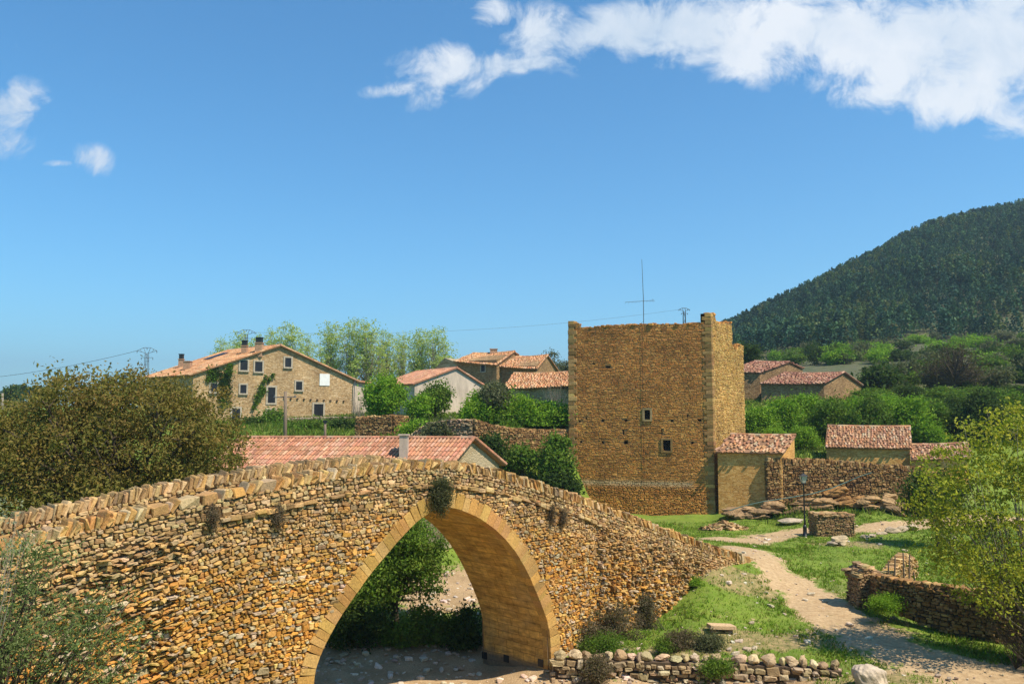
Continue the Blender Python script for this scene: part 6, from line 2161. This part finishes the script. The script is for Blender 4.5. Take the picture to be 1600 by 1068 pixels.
# ------------------------------------------------------------------ the pine wood on the hill: one far-off mass
def build_forest():
    # little pine: whorls of clumps
    protos = []
    for k in range(4):
        pp, pd = [], []
        for i in range(100):
            h = rng.uniform(.18, 1.0)
            r = (1.02 - h) ** (.8 if k < 2 else .5) * .36 * (1.25 if k % 2 else .9) * rng.uniform(.45, 1.0)
            a = rng.uniform(0, 6.28)
            pp.append((r * math.cos(a), r * math.sin(a), h + rng.normal(0, .02)))
        P = np.array(pp)
        d = rng.normal(0, 1, (100, 3)); d[:, 2] *= .5; d /= np.linalg.norm(d, axis=1)[:, None]
        s = np.cross(d, rng.normal(0, 1, (100, 3))); s /= np.linalg.norm(s, axis=1)[:, None]
        sz = .062
        V = np.stack([P - d * sz, P + s * sz * .7, P + d * sz, P - s * sz * .7], 1)
        protos.append(V.reshape(-1, 3))
    pts = []
    r = np.random.default_rng(11)
    for i in range(24000):
        Y = math.sqrt(r.uniform(205 ** 2, 500 ** 2)); u = r.uniform(.19, .82)
        px = 800 + u * F
        if Y < 205 + max(0, (1240 - px) * .2):
            continue
        pts.append((u * Y, Y))
    P = np.array(pts)
    # clearings: lighter strips
    z = gz(P[:, 0], P[:, 1])
    py = 650 - (z - 9) / P[:, 1] * F
    px = 800 + P[:, 0] / P[:, 1] * F
    clear = (np.abs(py - (545 - (px - 1400) * .42)) < 9) & (px > 1270) & (r.random(len(P)) < .65)
    keep = ~clear & (P[:, 1] < 205 + 300) & (vnoise(P, 14, 9) > .16)
    P, z, px, py = P[keep][:10500], z[keep][:10500], px[keep][:10500], py[keep][:10500]
    n = len(P)
    print('forest trees', n)
    H = r.uniform(3.4, 6.2, n) * (.75 + .5 * vnoise(P, 25, 4))
    cl = vnoise(P, 22, 6)
    base = pick(PINE, n, .12)
    light = (r.random(n) < np.clip((cl - .58) * 2.0, .03, .6))
    base = np.where(light[:, None], pick([(.11, .15, .045), (.13, .15, .055), (.09, .14, .04)], n, .15), base)
    rot = r.uniform(0, 6.28, n)
    mb = MB()
    kind = r.integers(0, 4, n)
    for k in range(4):
        idx = np.where(kind == k)[0]
        pv = protos[k]
        ca, sa = np.cos(rot[idx])[:, None], np.sin(rot[idx])[:, None]
        hh = H[idx][:, None]
        X = (pv[None, :, 0] * ca - pv[None, :, 1] * sa) * hh + P[idx, 0][:, None]
        Yv = (pv[None, :, 0] * sa + pv[None, :, 1] * ca) * hh + P[idx, 1][:, None]
        Zv = pv[None, :, 2] * hh + z[idx][:, None]
        V = np.stack([X, Yv, Zv], -1).reshape(-1, 3)
        nf = len(idx) * len(pv) // 4
        cols = np.repeat(base[idx], len(pv), axis=0) * np.repeat(r.uniform(.8, 1.22, nf), 4)[:, None]
        mb.add(V, np.arange(nf * 4).reshape(nf, 4), cols)
    tag(mb.build('pine_forest', M['needle']), 'dark pine wood covering the far hill', 'forest', None, 'stuff')
    # one taller pine on the skyline
    b = on_ground(1590, 462) - np.array([0, 0, 2.5])
    plant('skyline_pine', 'single taller pine standing out on the hill skyline at the right edge', 'tree', b, [(0, 0, 8, 2.6, 2.6, 1.6), (.6, 0, 10.5, 2.0, 2, 1.4), (0, 0, 12.5, 1.2, 1.2, 1.2)], 90, 22, .4, PINE, .6, 20, .3, .5, 'bark', .5)


build_forest()


# ------------------------------------------------------------------ grass and loose gravel
def build_grass():
    r = np.random.default_rng(3)
    n = 88000
    Y = r.uniform(27, 62, n); u = r.uniform(-.02, .95, n)
    # more blades nearer
    X = u * Y
    z = gz(X, Y)
    pa, gr, dr = ground_masks(X, Y, z)
    t = (X - B0[0]) * BD[0] + (Y - B0[1]) * BD[1]
    off = -((X - B0[0]) * BN[0] + (Y - B0[1]) * BN[1])
    onbridge = (off > -.3) & (off < BW + .3) & (t < TR)
    P2 = np.stack([X, Y], 1)
    dens = .30 + .7 * vnoise(P2, 1.6, 8)
    keep = (pa < .55) & (gr < .45) & (r.random(n) < dens * (1 - .75 * dr)) & ~onbridge
    keep &= ~((Y > 62.5))
    X, Y, z = X[keep], Y[keep], z[keep]
    n = len(X)
    mb = MB()
    nb = 4
    P = np.stack([X, Y, z], 1)
    cols = pick([(.115, .215, .012), (.15, .26, .016), (.095, .17, .012), (.18, .25, .025), (.21, .20, .05)], n, .15)
    for k in range(nb):
        a = r.uniform(0, 6.28, n)
        d = np.stack([np.cos(a), np.sin(a), np.zeros(n)], 1)
        h = r.uniform(.05, .17, n)[:, None]
        o = P + np.stack([r.normal(0, .06, n), r.normal(0, .06, n), np.full(n, -.02)], 1)
        lean = np.stack([r.normal(0, .5, n), r.normal(0, .5, n), np.ones(n)], 1)
        w = .022
        V = np.stack([o - d * w, o + d * w, o + lean * h + d * w * .1, o + lean * h - d * w * .1], 1)
        mb.add(V.reshape(-1, 3), np.arange(n * 4).reshape(n, 4), np.repeat(cols * r.uniform(.8, 1.2, (n, 1)), 4, axis=0))
    # taller grass and weeds on the village terraces
    n = 30000
    Y = r.uniform(60, 100, n); u = r.uniform(-.36, .5, n); X = u * Y; z = gz(X, Y)
    keep = ~((u > .06) & (u < .30) & (Y < 82)) & (r.random(n) < .25 + .75 * vnoise(np.stack([X, Y], 1), 3, 12))
    X, Y, z = X[keep], Y[keep], z[keep]; n = len(X)
    P = np.stack([X, Y, z], 1)
    cols = pick([(.11, .18, .02), (.15, .23, .026), (.09, .14, .018), (.20, .21, .05), (.07, .12, .016)], n, .2)
    for k in range(4):
        a = r.uniform(0, 6.28, n)
        d = np.stack([np.cos(a), np.sin(a), np.zeros(n)], 1)
        h = r.uniform(.15, .5, n)[:, None]
        o = P + np.stack([r.normal(0, .15, n), r.normal(0, .15, n), np.full(n, -.02)], 1)
        lean = np.stack([r.normal(0, .4, n), r.normal(0, .4, n), np.ones(n)], 1)
        V = np.stack([o - d * .05, o + d * .05, o + lean * h + d * .01, o + lean * h - d * .01], 1)
        mb.add(V.reshape(-1, 3), np.arange(n * 4).reshape(n, 4), np.repeat(cols * r.uniform(.8, 1.2, (n, 1)), 4, axis=0))
    tag(mb.build('grass', M['leaf']), 'short green grass on the river bank', 'grass', None, 'stuff')
    # pebbles
    n = 9000
    Y = r.uniform(25, 60, n); u = r.uniform(-.24, .64, n)
    X = u * Y; z = gz(X, Y)
    pa, gr, dr = ground_masks(X, Y, z)
    t = (X - B0[0]) * BD[0] + (Y - B0[1]) * BD[1]
    off = -((X - B0[0]) * BN[0] + (Y - B0[1]) * BN[1])
    onbridge = (off > -.1) & (off < BW + .1) & ((t < AL) | (t > AR)) & (t < TR)
    keep = (r.random(n) < np.maximum.reduce([pa * .15, gr, dr * .45 * (Y < 60), np.full(n, .05)])) & ~onbridge
    X, Y, z = X[keep], Y[keep], z[keep]; n = len(X)
    s = .03 + .09 * r.random(n) ** 4
    a = r.uniform(0, 6.28, n)
    AX = np.stack([np.cos(a), np.sin(a), r.normal(0, .15, n)], 1) * s[:, None] * 1.3
    AY = np.stack([-np.sin(a), np.cos(a), r.normal(0, .15, n)], 1) * s[:, None] * .9
    AZ = np.stack([np.zeros(n), np.zeros(n), s * .55], 1)
    mb = MB()
    blocks(mb, np.stack([X, Y, z + s * .3], 1), AX, AY, AZ, pick([(.62, .50, .36), (.54, .42, .29), (.68, .58, .44), (.48, .36, .25)], n, .1), .35, .25)
    tag(mb.build('gravel', M['stone']), 'loose pale pebbles on the path and river bed', 'gravel', None, 'stuff')


build_grass()


# ------------------------------------------------------------------ air
def build_haze():
    mb = MB()
    x0, x1, y0, y1, z0, z1 = -6500, 6500, -40, 6200, -60, 420
    mb.box(((x0 + x1) / 2, (y0 + y1) / 2, (z0 + z1) / 2), ((x1 - x0) / 2, 0, 0), (0, (y1 - y0) / 2, 0), (0, 0, (z1 - z0) / 2))
    m, t = new_mat('haze')
    v = t.n('ShaderNodeVolumePrincipled', i_Density=HAZE)
    v.inputs['Color'].default_value = (0.62, 0.82, 1.0, 1)
    v.inputs['Anisotropy'].default_value = 0.2
    o = t.n('ShaderNodeOutputMaterial')
    t.l(v.outputs[0], o.inputs['Volume'])
    tag(mb.build('haze', m), None, None, None, 'stuff')


HAZE = 0.00025
build_haze()
